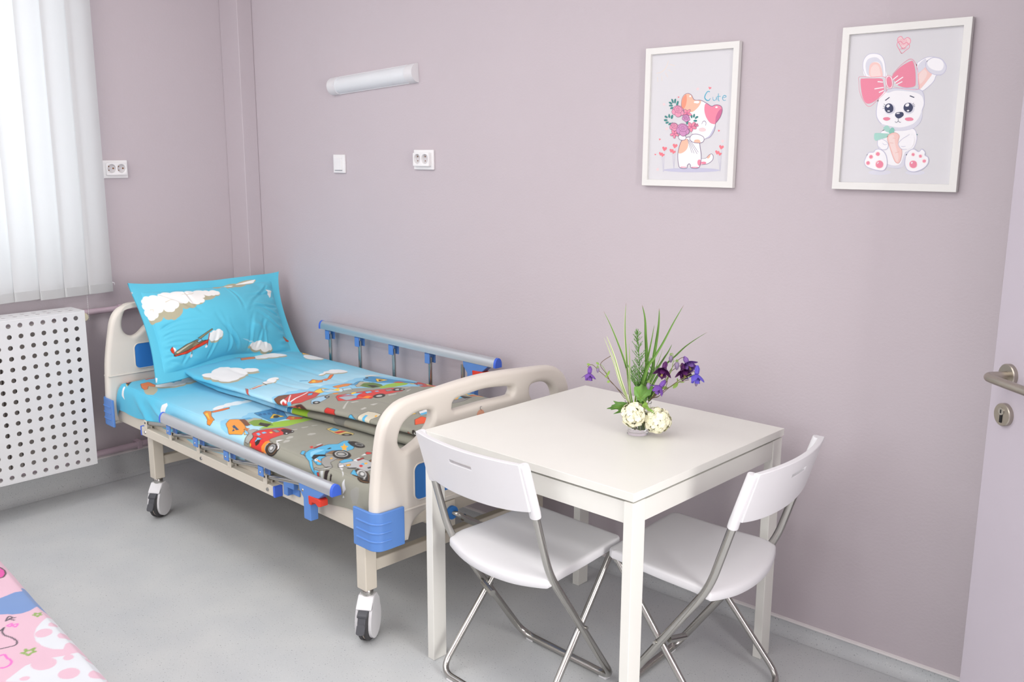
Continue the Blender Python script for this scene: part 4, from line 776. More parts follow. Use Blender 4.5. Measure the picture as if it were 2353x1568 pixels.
ART_SHEET=[('8CCBEA',0,0,[84,1038,115,992,129,996,137,983,141,1008,160,1006,181,1026,195,1009,219,1000,234,982,249,986,275,1001,298,979,321,990,347,971,334,1071,293,1159,179,1148,71,1097]),
('3F8FBF',1,0,[249,997,316,997,348,995,343,1057,304,1149,234,1163,237,1082]),
('2C6E9E',0,0,[257,1016,269,1017,257,1048,244,1047]),
('2C6E9E',0,0,[272,1023,284,1023,272,1055,259,1053]),
('2C6E9E',0,0,[288,1029,299,1030,287,1061,275,1060]),
('2C6E9E',0,0,[303,1035,315,1036,302,1068,290,1066]),
('2C6E9E',0,0,[318,1042,330,1043,318,1074,305,1073]),
('F5C53B',1,0,[298,1057,309,1122,249,1111]),
('2A2420',0,0,[284,1082,298,1083,297,1108,276,1121,266,1107]),
('E9663C',1,0,[290,1156,324,1126,336,1160,345,1190,321,1198,295,1186]),
('F5C53B',0,0,[314,1149,330,1154,311,1177]),
('B9B49E',1,0,[160,1047,213,1059,229,1095,175,1124,143,1132,144,1114]),
('5AA6CF',0,0,[173,1040,205,1040,209,1065,173,1064]),
('9BC43B',0,0,[234,1163,281,1178,347,1202,363,1229,309,1238,241,1241,200,1219,153,1192,207,1177]),
('7FA035',0,0,[168,1097,198,1085,225,1102,228,1157,211,1200,179,1178,160,1149]),
('3A2E22',0,0,[200,1128,205,1150,217,1176,185,1198,183,1182,179,1148]),
('F09A3A',1,0,[110,1039,142,1009,167,1034,144,1114,121,1170,90,1185,73,1105,89,1083]),
('7A4A2E',0,0,[167,1034,182,1049,159,1128,140,1129]),
('2C4E6E',0,0,[108,1113,111,1080,93,1128,86,1113]),
('2C4E6E',0,0,[113,1083,120,1082,103,1146,96,1135]),
('F5C53B',1,0,[106,1179,120,1149,105,1232,92,1193]),
('7CC0E6',0,0,[104,1183,115,1164,109,1232,96,1201]),
('F1F1F0',0,0,[172,828,229,809,268,796,309,809,345,832,292,838,245,837,213,838,171,848]),
('E08A2E',1,0,[119,850,139,832,151,857,120,911,106,963,78,964,78,941,97,920]),
('F5C53B',0,0,[115,870,131,861,97,945,100,934]),
('E4702E',1,0,[151,857,199,855,226,857,215,876,184,882,144,879]),
('B3AD93',0,0,[183,317,219,316,249,345,287,336,336,306,356,349,317,388,284,386,242,405,203,396,166,360,106,456,102,384,160,293]),
('F1F1F0',0,0,[190,303,227,299,257,329,295,320,344,289,362,332,329,363,296,362,254,380,214,372,176,339]),
('E0783A',1,0,[150,238,189,230,186,305,170,334,155,304,129,353,116,354,121,315]),
('2B2420',0,0,[131,110,205,36,288,75,249,178,145,171,97,234]),
('D8432C',0,0,[122,149,169,116,176,138,116,189]),
('8CBF3A',0,0,[200,48,241,55,227,91,183,97]),
('F5C53B',0,0,[105,217,105,194,94,234,95,219]),
('E0783A',0,0,[260,74,285,82,260,141,238,135]),
('5AA6CF',0,0,[210,124,243,124,228,157,201,154]),
('D8432C',0,0,[202,165,248,161,236,188,196,190]),
('ECEDEE',0,0,[92,203,89,218,53,226,38,236,49,207]),
('ECEDEE',0,0,[79,572,94,596,85,615,58,606,30,639,31,586,56,568]),
('A5A59E',1,0,[101,1216,119,1176,139,1180,148,1200,112,1218,99,1250,68,1244,69,1219,91,1213]),
('C97A3A',0,0,[128,1135,136,1165,119,1176,106,1210]),
('D9362F',1,0,[99,1252,112,1218,142,1210,177,1224,221,1245,225,1271,224,1314,212,1329,189,1328,168,1322,123,1325,111,1333,109,1348,93,1326,77,1324,59,1347,59,1298,61,1256,75,1247]),
('F08A2E',0,0,[93,1326,104,1335,111,1333,102,1355,104,1355,92,1342,74,1345,61,1364,62,1331,77,1324]),
('7CC0E6',1,0,[104,1273,104,1248,106,1266,102,1304,96,1293,81,1275]),
('7CC0E6',0,0,[123,1229,133,1230,126,1254,114,1258]),
('7CC0E6',0,0,[140,1236,152,1236,150,1256,136,1253]),
('2A1E1A',0,0,[94,1281,96,1299,81,1304,71,1291,80,1279]),
('F5C53B',0,0,[159,1254,167,1257,163,1274,155,1272]),
('F5C53B',0,0,[74,1251,71,1260,62,1261,63,1253]),
('3A1E1C',0,0,[200,1262,219,1261,224,1314,212,1329,189,1328,189,1296]),
('8C8B88',1,0,[179,1242,194,1246,185,1286,171,1283]),
('D9362F',0,0,[175,1298,185,1302,178,1322,167,1318]),
('2A241F',0,0,[100,1421,87,1424,74,1420,64,1409,57,1394,57,1377,62,1362,72,1352,85,1349,98,1353,109,1364,110,1337,111,1353,102,1383]),
('6C5138',0,0,[97,1412,85,1414,73,1409,65,1398,63,1383,67,1369,76,1360,87,1357,99,1363,107,1374,109,1389,105,1402]),
('2A241F',0,0,[95,1408,85,1410,75,1405,67,1396,65,1383,69,1371,77,1362,87,1360,97,1365,104,1375,107,1387,103,1400]),
('9A9A98',0,0,[92,1400,84,1402,77,1399,71,1391,70,1382,73,1373,79,1367,87,1365,94,1368,100,1375,101,1385,98,1394]),
('5A5A5A',0,0,[90,1393,84,1394,79,1392,76,1387,75,1381,77,1375,81,1371,86,1370,91,1372,95,1376,96,1383,94,1389]),
('C8C8C6',0,0,[88,1389,84,1389,80,1387,78,1382,79,1377,82,1373,86,1372,90,1375,92,1380,91,1385]),
('2A241F',0,0,[196,1326,190,1332,183,1333,178,1328,177,1320,181,1311,187,1304,194,1303,199,1308,199,1317]),
('D8D8D8',0,0,[192,1322,190,1325,187,1326,186,1325,186,1321,187,1317,190,1314,193,1313,194,1315,194,1318]),
('2A241F',0,0,[220,1321,215,1326,210,1327,207,1324,207,1318,210,1311,215,1306,220,1304,223,1307,223,1313]),
('D8D8D8',0,0,[218,1317,216,1319,214,1320,213,1319,214,1317,215,1314,217,1311,219,1310,220,1311,220,1314]),
('ECECEA',0,0,[109,1388,105,1407,96,1420,86,1416,99,1409,105,1392]),
('ECECEA',0,0,[109,1408,124,1356,135,1357,148,1369,125,1366,112,1375]),
('B8B7AE',0,0,[234,1383,248,1377,265,1387,260,1398,240,1400,230,1392]),
('B8B7AE',0,0,[158,1365,178,1354,189,1364,179,1376,159,1376]),
('B8B7AE',0,0,[131,1389,149,1376,161,1388,148,1401,130,1398]),
('B8B7AE',0,0,[267,1291,278,1296,294,1299,287,1307,266,1306]),
('B8B7AE',0,0,[307,1297,330,1303,326,1310,306,1307]),
('B8B7AE',0,0,[230,1293,247,1299,241,1309,225,1304]),
('9C9B93',0,0,[54,1847,72,1871,72,1887,49,1889,19,1878,14,1858,37,1846]),
('D8C27A',1,0,[318,1375,346,1370,355,1434,360,1488,342,1501,318,1472,311,1444]),
('C8372F',0,0,[317,1423,347,1431,357,1447,318,1448]),
('58B4DD',1,0,[322,1390,347,1381,350,1412,327,1417]),
('3A2A1E',0,0,[346,1495,338,1499,328,1497,320,1489,316,1477,319,1467,326,1463,337,1465,345,1474,349,1485]),
('9A9A98',0,0,[339,1487,335,1489,331,1488,327,1484,325,1479,326,1475,330,1473,334,1474,338,1478,340,1483]),
('2A241F',0,0,[295,1636,286,1643,277,1640,269,1630,266,1613,266,1593,270,1575,278,1561,287,1554,296,1557,304,1568,307,1585,307,1604,302,1623]),
('8C8C8A',0,0,[297,1625,290,1629,284,1624,281,1612,283,1598,289,1587,296,1582,302,1587,305,1599,303,1614]),
('4A4A48',0,0,[296,1620,291,1622,287,1618,285,1609,286,1599,290,1592,295,1590,299,1593,301,1602,300,1612]),
('58B4DD',1,0,[105,1562,122,1541,147,1528,182,1524,224,1527,247,1549,283,1531,299,1546,282,1555,269,1591,265,1617,250,1631,215,1629,165,1593,150,1615,147,1631,125,1627,97,1671,91,1649,104,1607,70,1648,59,1651,68,1634,91,1603]),
('8CD0EE',0,0,[137,1547,170,1542,183,1564,135,1573,114,1589,115,1580]),
('1E1A1C',0,0,[108,1596,130,1577,156,1607,148,1622,133,1604,110,1613,93,1648,100,1639]),
('EE8A2E',0,0,[107,1618,116,1618,108,1661,104,1650]),
('F4F4F4',0,0,[113,1624,109,1629,105,1630,103,1628,103,1623,106,1617,110,1613,114,1612,116,1614,116,1619]),
('1E1A1C',0,0,[111,1622,109,1625,107,1626,107,1625,107,1623,108,1620,110,1618,112,1617,113,1617,113,1620]),
('3A7FB0',0,0,[173,1582,198,1589,219,1610,186,1614,161,1599]),
('1E1A1C',0,0,[191,1563,207,1559,207,1569,194,1570]),
('9D9C97',1,0,[126,1628,154,1620,167,1633,164,1666,124,1680,103,1723,93,1692,103,1659]),
('F2B63A',0,0,[145,1647,155,1644,152,1654,143,1657]),
('B9B9B4',1,0,[80,1645,83,1674,103,1723,99,1725,86,1702,77,1666,76,1645]),
('58B4DD',0,0,[72,1648,75,1668,56,1679,59,1651]),
('D63B34',1,0,[69,1663,70,1673,58,1680,58,1669]),
('C8CCCC',0,0,[77,1679,81,1694,54,1703,53,1693]),
('2A1E1E',0,0,[83,1702,90,1721,57,1724,55,1708]),
('2A1E1E',0,0,[81,1734,77,1744,58,1745,58,1737]),
('8A2E2A',0,0,[166,1519,210,1510,207,1519,165,1531]),
('D63B34',0,0,[164,1501,177,1499,172,1514,158,1520]),
('C8CCCC',0,0,[190,1502,211,1501,209,1510,189,1511]),
('58B4DD',1,0,[106,1534,126,1516,130,1530,108,1550,106,1569]),
('F2B63A',0,0,[266,1558,252,1585,257,1594,240,1605,223,1631,227,1613,212,1620,231,1597,238,1575,246,1580]),
('8A6A4A',0,0,[163,1600,191,1591,212,1612,217,1655,207,1681,183,1695,158,1688,147,1672,178,1681,177,1633]),
('2A241F',0,0,[207,1678,194,1690,181,1693,170,1688,163,1675,161,1656,166,1636,176,1618,189,1605,203,1602,214,1607,221,1621,222,1640,217,1660]),
('B8B8B4',0,0,[207,1661,199,1669,189,1672,181,1669,175,1660,173,1648,176,1634,182,1622,191,1614,201,1611,209,1614,215,1623,216,1636,214,1649]),
('4A4A48',0,0,[205,1658,197,1665,188,1665,181,1660,178,1650,179,1637,185,1626,193,1619,201,1618,208,1624,212,1634,210,1647]),
('A8A8A4',0,0,[201,1653,195,1657,188,1656,184,1649,183,1639,187,1630,193,1625,200,1626,205,1633,205,1643]),
('DCDDE0',0,0,[114,1744,118,1757,84,1796,98,1787]),
('DCDDE0',0,0,[82,1808,68,1813,51,1822,32,1807,41,1807,64,1800]),
('DCDDE0',0,0,[30,1810,23,1816,20,1806]),
('2A241F',0,0,[103,1914,102,1928,94,1913,90,1895,90,1878,94,1864,101,1855,102,1828,120,1809,136,1797,149,1796,155,1804,155,1822,149,1846,136,1872,120,1895]),
('6C5138',0,0,[104,1909,102,1924,95,1907,93,1889,95,1873,101,1861,101,1834,119,1814,135,1803,147,1804,151,1817,147,1839,137,1865,121,1890]),
('2A241F',0,0,[106,1902,104,1920,98,1906,96,1889,97,1874,103,1864,104,1835,119,1816,134,1806,145,1807,149,1818,146,1838,136,1861,122,1884]),
('CFCFCD',0,0,[124,1870,111,1881,101,1882,107,1890,109,1879,109,1839,123,1821,136,1810,147,1809,151,1817,147,1833,138,1853]),
('6A6A68',0,0,[126,1864,116,1871,109,1872,107,1866,109,1854,115,1840,125,1828,134,1820,141,1820,144,1826,142,1838,135,1852]),
('D8D8D6',0,0,[129,1853,124,1857,120,1856,120,1850,123,1841,129,1833,135,1829,138,1830,138,1836,135,1845]),
('58B4DD',1,0,[105,1815,130,1794,134,1798,108,1851]),
('BDBDBD',1,0,[131,1713,154,1701,180,1719,214,1734,217,1764,248,1760,191,1834,150,1836,148,1791,133,1776,132,1745,111,1741]),
('58B4DD',1,0,[144,1700,170,1692,187,1709,180,1728,141,1719]),
('E8E8E8',0,0,[183,1722,212,1714,212,1723,184,1741]),
('A83A34',1,0,[194,1725,223,1723,218,1734,190,1739]),
('F2B63A',1,0,[142,1738,158,1743,146,1756,137,1752]),
('D63B34',0,0,[173,1788,168,1793,163,1794,161,1791,161,1786,164,1780,169,1775,173,1774,176,1777,176,1782]),
('58B4DD',0,0,[177,1768,189,1767,194,1781,178,1782]),
('F2B63A',0,0,[189,1771,202,1771,194,1785,185,1781]),
('7A5638',1,0,[215,1763,238,1756,244,1766,227,1783,211,1778]),
('4A4A4A',0,0,[129,1763,151,1786,140,1794,124,1772]),
('4A4A4A',0,0,[174,1808,204,1813,197,1823,169,1821]),
('EDEDED',1,0,[120,1728,140,1731,128,1750,114,1744]),
('D63B34',1,0,[253,1693,266,1685,273,1702,264,1712,249,1708]),
('E8E8E8',0,0,[228,1703,252,1694,245,1710]),
('F0A93A',1,0,[290,1681,308,1689,281,1724])]
ART_DUVET=[('B3AD93',0,0,[198,550,243,547,301,495,328,493,343,523,373,581,399,592,413,635,399,645,362,619,334,657,283,703,239,718,220,716,207,668,201,616]),
('F1F1F0',0,0,[212,519,257,515,316,463,343,460,358,490,388,549,414,560,428,604,415,614,377,588,349,627,297,673,252,689,234,686,220,638,214,585]),
('B3AD93',0,0,[300,852,340,819,375,786,398,809,378,824,343,848,317,864]),
('F1F1F0',0,0,[306,838,347,804,383,772,405,794,385,810,350,834,324,850]),
('B3AD93',0,0,[542,883,570,882,613,853,647,853,677,891,672,906,627,905,579,886]),
('F1F1F0',0,0,[551,869,579,868,622,839,656,838,687,877,681,892,636,891,588,871]),
('B3AD93',0,0,[821,637,807,689,821,713,819,765,791,770,795,732]),
('F1F1F0',0,0,[835,611,822,664,835,688,833,741,805,746,809,707]),
('B3AD93',0,0,[727,497,765,494,774,544,770,590,726,606,692,586]),
('F1F1F0',0,0,[736,479,775,476,784,526,779,573,735,589,701,568]),
('B3AD93',0,0,[547,376,583,372,612,381,641,410,660,464,618,466,562,464,505,465]),
('F1F1F0',0,0,[558,354,594,350,624,358,653,387,671,442,629,444,573,442,516,444]),
('B3AD93',0,0,[662,1037,708,1036,745,1056,720,1067,681,1056]),
('F1F1F0',0,0,[668,1027,715,1026,752,1046,726,1056,688,1046]),
('F2B531',1,0,[785,388,813,391,824,426,769,467,746,455]),
('C85A2A',1,0,[473,270,518,264,535,315,481,351,439,336]),
('E0783A',1,0,[481,360,545,375,511,433,451,421]),
('D8D0BC',1,0,[227,866,279,842,308,844,304,867,265,866,223,887]),
('D8432C',0,0,[232,871,280,856,293,860,236,880]),
('8A6A6A',0,0,[219,846,224,863,188,931,190,909]),
('D8432C',0,0,[215,867,218,872,193,919,194,908]),
('2A2420',0,0,[313,818,316,821,305,873,300,873]),
('E88A30',1,0,[445,954,484,927,490,959,508,963,486,995,459,996,440,978]),
('F5C53B',0,0,[465,948,483,944,467,976,453,973]),
('EF7430',1,0,[502,963,543,944,586,904,603,906,568,941,507,989]),
('4A9AC6',0,0,[440,897,464,925,459,933,437,906]),
('8CCBEA',0,0,[220,1052,274,1059,294,1043,319,1067,334,1059,364,1076,390,1052,413,1063,450,1063,483,1069,525,1085,541,1063,595,1050,618,1033,663,1049,720,1064,741,1113,796,1139,820,1218,809,1315,706,1366,499,1210,300,1201,183,1129]),
('7A4A2E',1,0,[213,1080,243,1063,262,1071,280,1089,231,1143,199,1133]),
('C8423A',1,0,[205,1139,277,1086,285,1089,346,1125,357,1169,309,1209,240,1219,217,1180]),
('EDEDED',0,0,[225,1160,274,1094,277,1097,224,1169]),
('EDEDED',0,0,[229,1164,333,1122,333,1127,228,1174]),
('58B4DD',1,0,[322,1142,338,1151,320,1170,307,1161]),
('4A2A26',0,0,[199,1141,207,1180,234,1228,228,1265,192,1263,188,1211]),
('C8423A',0,0,[211,1174,221,1211,205,1239,195,1207]),
('EDEDED',0,0,[213,1125,235,1113,226,1150,215,1161,221,1133,207,1142]),
('E0783A',0,0,[217,1217,224,1231,207,1257,205,1239]),
('58B4DD',0,0,[222,1157,230,1171,218,1190,212,1176]),
('F0C84A',1,0,[347,1131,407,1102,431,1143,429,1189,387,1176,351,1163]),
('BFD8E0',1,0,[400,1112,413,1154,454,1177,437,1208,379,1187,374,1158]),
('58B4DD',0,0,[399,1130,414,1138,406,1161,384,1154]),
('F0C84A',0,0,[428,1151,449,1161,437,1185,412,1177]),
('E48A3A',1,0,[446,1121,523,1104,547,1115,495,1157,446,1158]),
('4C9CC9',1,0,[520,1137,594,1096,606,1109,528,1170,513,1154]),
('B9B49E',1,0,[524,1161,592,1105,612,1146,536,1210,507,1198]),
('BFD8E0',1,0,[449,1184,484,1186,471,1219,437,1208]),
('3F8FBF',1,0,[636,1069,682,1054,720,1168,766,1246,724,1283,676,1222,629,1168,613,1100]),
('F5C53B',1,0,[670,1103,693,1160,638,1156]),
('2A2420',0,0,[667,1126,678,1148,653,1150]),
('2A2420',0,0,[654,1054,668,1057,654,1076,646,1068]),
('5E7D2C',0,0,[534,1176,579,1145,618,1152,623,1204,590,1264,546,1247,530,1211]),
('2A2A1A',0,0,[569,1180,586,1209,584,1240,550,1241]),
('9BC43B',0,0,[573,1254,631,1222,679,1226,710,1269,679,1289,608,1294,566,1277]),
('D84A2C',1,0,[673,1212,701,1213,714,1247,688,1242]),
('F0C84A',1,0,[714,1260,742,1275,728,1299,708,1288]),
('D9362F',1,0,[362,1262,382,1248,424,1255,476,1283,527,1286,587,1305,611,1345,609,1368,578,1385,492,1392,419,1386,361,1361,329,1323]),
('A8B4BC',1,0,[363,1275,426,1308,395,1350,350,1343]),
('7CC0E6',1,0,[382,1263,428,1263,468,1294,430,1302]),
('7CC0E6',1,0,[474,1293,497,1297,490,1320,467,1316]),
('7CC0E6',0,0,[511,1306,525,1308,518,1325,506,1320]),
('8C8B88',1,0,[556,1310,583,1318,565,1348,539,1346]),
('F08A2E',0,0,[409,1331,448,1347,450,1372,412,1368]),
('F5C53B',0,0,[438,1257,455,1262,446,1277,430,1270]),
('2A241F',0,0,[490,1399,478,1410,463,1415,450,1413,443,1404,443,1390,449,1376,462,1364,476,1359,489,1361,497,1370,497,1384]),
('B8B8B4',0,0,[480,1393,472,1399,464,1401,457,1398,456,1390,460,1381,467,1375,476,1373,482,1376,484,1384]),
('2A241F',0,0,[608,1359,597,1369,583,1374,572,1372,565,1364,565,1352,572,1339,583,1328,597,1323,608,1325,615,1333,615,1346]),
('B8B8B4',0,0,[599,1354,592,1360,584,1361,579,1358,577,1351,581,1344,588,1338,596,1336,601,1339,603,1346]),
('2A241F',0,0,[614,1363,607,1369,599,1372,593,1371,589,1366,589,1359,593,1351,600,1345,607,1343,614,1344,618,1348,618,1356]),
('B8B8B4',0,0,[609,1360,605,1364,600,1365,597,1363,596,1359,598,1354,602,1351,607,1350,610,1352,611,1356]),
('A0C8E0',1,0,[275,1231,313,1218,363,1222,325,1259,268,1284,251,1267]),
('2A241F',0,0,[281,1279,273,1286,265,1286,259,1280,257,1270,261,1259,269,1253,277,1253,283,1259,285,1269]),
('B8B8B4',0,0,[276,1274,272,1277,268,1277,265,1274,265,1269,266,1265,270,1262,274,1262,277,1265,277,1269]),
('2A241F',0,0,[346,1246,338,1254,331,1257,326,1252,327,1243,332,1232,340,1224,348,1222,352,1226,352,1236]),
('B8B8B4',0,0,[342,1243,339,1246,336,1247,334,1245,334,1241,336,1236,339,1233,343,1232,345,1234,345,1238]),
('F08A2E',0,0,[386,1207,405,1217,395,1230,380,1223]),
('C8372F',1,0,[235,1357,262,1349,266,1393,248,1411,230,1389]),
('C2C1B8',0,0,[376,1455,395,1457,404,1466,379,1471]),
('C2C1B8',0,0,[324,1466,348,1460,349,1472,324,1478]),
('C2C1B8',0,0,[287,1408,347,1358,350,1361,288,1418]),
('C2C1B8',0,0,[345,1377,371,1382,373,1393,346,1389]),
('C2C1B8',0,0,[590,1397,613,1383,636,1375,596,1403]),
('C2C1B8',0,0,[501,1400,537,1402,535,1411,494,1416]),
('C2C1B8',0,0,[621,1332,666,1339,655,1345,618,1343]),
('C2C1B8',0,0,[617,1470,657,1463,653,1473,612,1483]),
('D9D2BC',1,0,[237,1538,280,1518,328,1506,336,1534,336,1575,314,1588,267,1587,235,1585]),
('58B4DD',1,0,[255,1474,273,1482,262,1520,240,1508]),
('58B4DD',0,0,[267,1549,296,1535,299,1547,264,1565]),
('F2B63A',0,0,[309,1572,322,1566,316,1580,304,1585]),
('C8372F',0,0,[248,1536,253,1560,264,1590,238,1574]),
('2A2420',0,0,[248,1437,255,1474,248,1487,243,1452]),
('C8423A',1,0,[736,1269,791,1238,823,1249,809,1315,813,1371,767,1402,692,1382,710,1320]),
('F0C84A',1,0,[780,1286,821,1273,796,1329,760,1323]),
('EDEDED',0,0,[761,1267,799,1257,797,1266,754,1282]),
('6C5138',1,0,[784,1343,809,1355,797,1381,761,1383]),
('9BC43B',0,0,[707,1392,761,1396,714,1423]),
('C8423A',1,0,[777,1239,826,1246,798,1321,809,1371,746,1406,719,1360,722,1305]),
('F0C84A',1,0,[802,1264,819,1281,791,1324,758,1325]),
('58B4DD',1,0,[727,1300,746,1309,728,1340,702,1334]),
('9BC43B',0,0,[707,1395,764,1386,735,1404]),
('D8C27A',1,0,[734,1543,798,1523,826,1542,816,1641,764,1643,723,1612]),
('58B4DD',1,0,[745,1557,776,1551,779,1572,745,1589]),
('58B4DD',1,0,[792,1563,817,1561,807,1587,781,1589]),
('C8372F',1,0,[733,1592,816,1609,779,1623,731,1613]),
('8CD0EE',0,0,[782,1625,818,1635,804,1644,773,1638]),
('58B4DD',1,0,[663,1578,701,1545,709,1571,689,1620,647,1647,625,1625]),
('F2B63A',0,0,[700,1564,679,1592,684,1601,662,1613,640,1641,647,1621,629,1629,654,1605,665,1582,674,1587]),
('8C8B88',1,0,[623,1622,689,1620,718,1632,656,1656,590,1664]),
('2A2420',0,0,[692,1580,711,1625,710,1642,676,1634]),
('EE5A2C',1,0,[377,1706,414,1698,418,1732,372,1766,338,1753]),
('F5C53B',1,0,[390,1644,428,1636,429,1653,392,1661]),
('58B4DD',1,0,[476,1607,527,1590,510,1625,463,1641]),
('E8E8E8',1,0,[447,1641,483,1645,470,1670,431,1670]),
('58B4DD',0,0,[438,1662,471,1664,457,1681,426,1680]),
('EE5A2C',1,0,[263,1765,293,1768,273,1800,249,1803]),
('2A241F',0,0,[240,1832,218,1854,200,1863,193,1856,199,1836,217,1809,239,1786,258,1776,265,1783,258,1805]),
('B8B8B4',0,0,[236,1834,220,1850,208,1856,204,1852,209,1838,221,1819,237,1804,249,1796,254,1801,248,1815]),
('2A241F',0,0,[284,1824,267,1841,254,1849,250,1844,256,1830,270,1810,286,1793,299,1785,304,1789,298,1804]),
('D8D8D4',0,0,[282,1822,271,1834,262,1840,259,1837,264,1827,273,1814,285,1802,293,1796,296,1799,291,1809])]
ART_PILLOW=[('B3AD93',0,0,[32,191,52,198,89,183,116,204,141,206,178,163,205,170,242,162,289,142,347,125,377,106,322,91,146,98,50,147]),
('F4F3F0',0,0,[28,98,37,76,66,69,102,77,123,61,168,62,222,70,269,71,314,75,335,86,370,90,378,103,350,117,332,116,300,104,281,129,286,142,262,153,238,154,216,132,191,139,171,130,145,161,121,169,101,141,73,161,57,179,43,180,29,162,28,127]),
('D8D0BE',0,0,[208,82,229,87,253,86,266,80,268,81,254,90,228,91,207,85]),
('D8D0BE',0,0,[119,113,144,105,165,112,164,114,143,109,121,117]),
('D8D0BE',0,0,[49,130,64,134,59,148,57,147,60,136,48,134]),
('B3AD93',0,0,[367,62,416,58,482,66,549,56,619,28,511,35,425,50]),
('F4F3F0',0,0,[431,52,459,41,484,51,465,61]),
('F4F3F0',0,0,[503,39,564,30,617,24,598,44,538,50]),
('B3AD93',0,0,[268,318,290,315,323,322,325,340,308,352,280,357,262,346]),
('F4F3F0',0,0,[263,317,274,310,292,307,320,311,326,328,310,344,285,349,261,340]),
('8B8468',1,0,[207,320,278,293,281,298,222,326]),
('7E7660',1,0,[93,363,108,348,158,332,206,324,220,335,247,338,215,351,161,361,120,367]),
('CFC9B0',0,0,[107,352,156,339,192,331,154,344,111,359]),
('D8432C',1,0,[93,365,161,358,235,340,256,338,250,352,212,360,147,371,102,370]),
('D8432C',1,0,[82,336,93,325,104,345,94,360]),
('F4F3F0',0,0,[95,327,104,335,109,347,100,348]),
('8CC4DE',1,0,[203,332,222,327,226,335,210,339]),
('A8342C',0,0,[261,311,265,311,250,367,245,366]),
('E8E8E6',0,0,[178,385,176,389,172,392,168,391,166,388,166,384,169,380,172,377,176,378,178,381]),
('6A6A60',0,0,[175,360,179,361,176,380,172,380]),
('E8E8E6',0,0,[250,367,248,370,245,371,242,371,239,369,239,365,241,362,245,360,248,361,250,363]),
('B3AD93',0,0,[462,403,496,395,535,392,565,399,597,417,575,426,525,421,472,411]),
('F4F3F0',0,0,[470,398,492,386,537,385,561,391,593,412,578,418,528,414,474,404]),
('A8DAEC',0,0,[424,365,459,373,493,385,486,387,440,373]),
('C9D2DA',0,0,[-33,18,7,42,-12,57,-31,50]),
('F4F3F0',0,0,[646,97,684,104,669,136,649,150,651,122]),
('9A7A62',0,0,[672,355,710,369,714,382,685,383]),
('D8432C',0,0,[678,374,713,371,716,379,688,384]),
('F4F3F0',0,0,[-9,434,8,442,3,461,-15,458])]
ART_PINK=[('C24590',2,0,[66,29,78,20,100,16,123,20,140,29,142,37,131,45]),
('6480AE',0,0,[252,83,249,64,244,48,238,32,240,17,224,15,211,9,212,1,230,-2,282,0,322,0,378,0,369,3,345,12,337,14,353,33,357,50,349,67,340,74,332,86,319,100]),
('7C9650',0,5,[379,35,380,31,372,29,378,26,376,19,383,23,388,21,388,26,393,30,386,31,379,35]),
('7C9650',0,5,[529,99,531,92,519,89,529,86,526,74,535,80,542,77,542,85,548,91,540,93,529,99]),
('3A3640',0,3.5,[370,85,353,75,363,71,368,78,370,85]),
('3A3640',0,3.5,[364,77,368,66]),
('3A3640',0,3.5,[366,77,378,71]),
('DC64AC',0,4,[392,88,389,78,401,84,395,88]),
('DC64AC',0,4,[397,80,399,70,410,77,397,80]),
('3A3640',0,3.5,[410,113,407,105,397,95,414,103,433,103,450,96,473,92,488,98,488,111,485,125,480,133]),
('DC64AC',0,5,[517,140,514,133,515,125,530,125,549,122,563,128,568,139,564,145]),
('C2C5CA',0,0,[404,1,402,10,420,29,441,46,469,59,498,64,530,60,554,49,568,34,549,24,543,10,554,3,586,-1,608,-5,536,-3,494,-1,428,-2]),
('C5A3B1',0,0,[448,5,454,8,457,14,456,20,450,24,443,24,437,21,434,15,435,9,441,5]),
('C5A3B1',0,0,[476,26,487,31,492,41,491,50,483,57,471,58,461,53,455,43,457,34,465,27]),
('C5A3B1',0,0,[511,-3,521,2,525,11,522,19,515,25,504,25,495,20,491,12,493,3,501,-2]),
('C2C5CA',0,0,[585,63,594,41,597,15,620,2,653,-2,709,-4,744,17,619,153,605,133,586,107,583,87]),
('C5A3B1',0,0,[607,58,620,65,626,77,622,91,610,99,594,101,581,94,575,81,579,68,591,59]),
('C5A3B1',0,0,[608,27,614,30,617,36,616,42,611,45,604,46,597,42,594,37,595,31,600,28]),
('C5A3B1',0,0,[672,37,682,43,687,54,683,65,673,72,661,73,650,67,646,56,649,45,659,38]),
('C5A3B1',0,0,[707,-2,716,4,719,14,715,23,706,29,695,30,685,24,682,15,686,5,696,-1]),
('C5A3B1',0,0,[643,-9,647,-5,646,2,640,8,632,12,624,12,620,8,622,2,628,-4,636,-8]),
('C5A3B1',0,0,[634,113,638,116,640,120,638,125,634,129,629,130,625,128,624,123,625,118,629,114])]

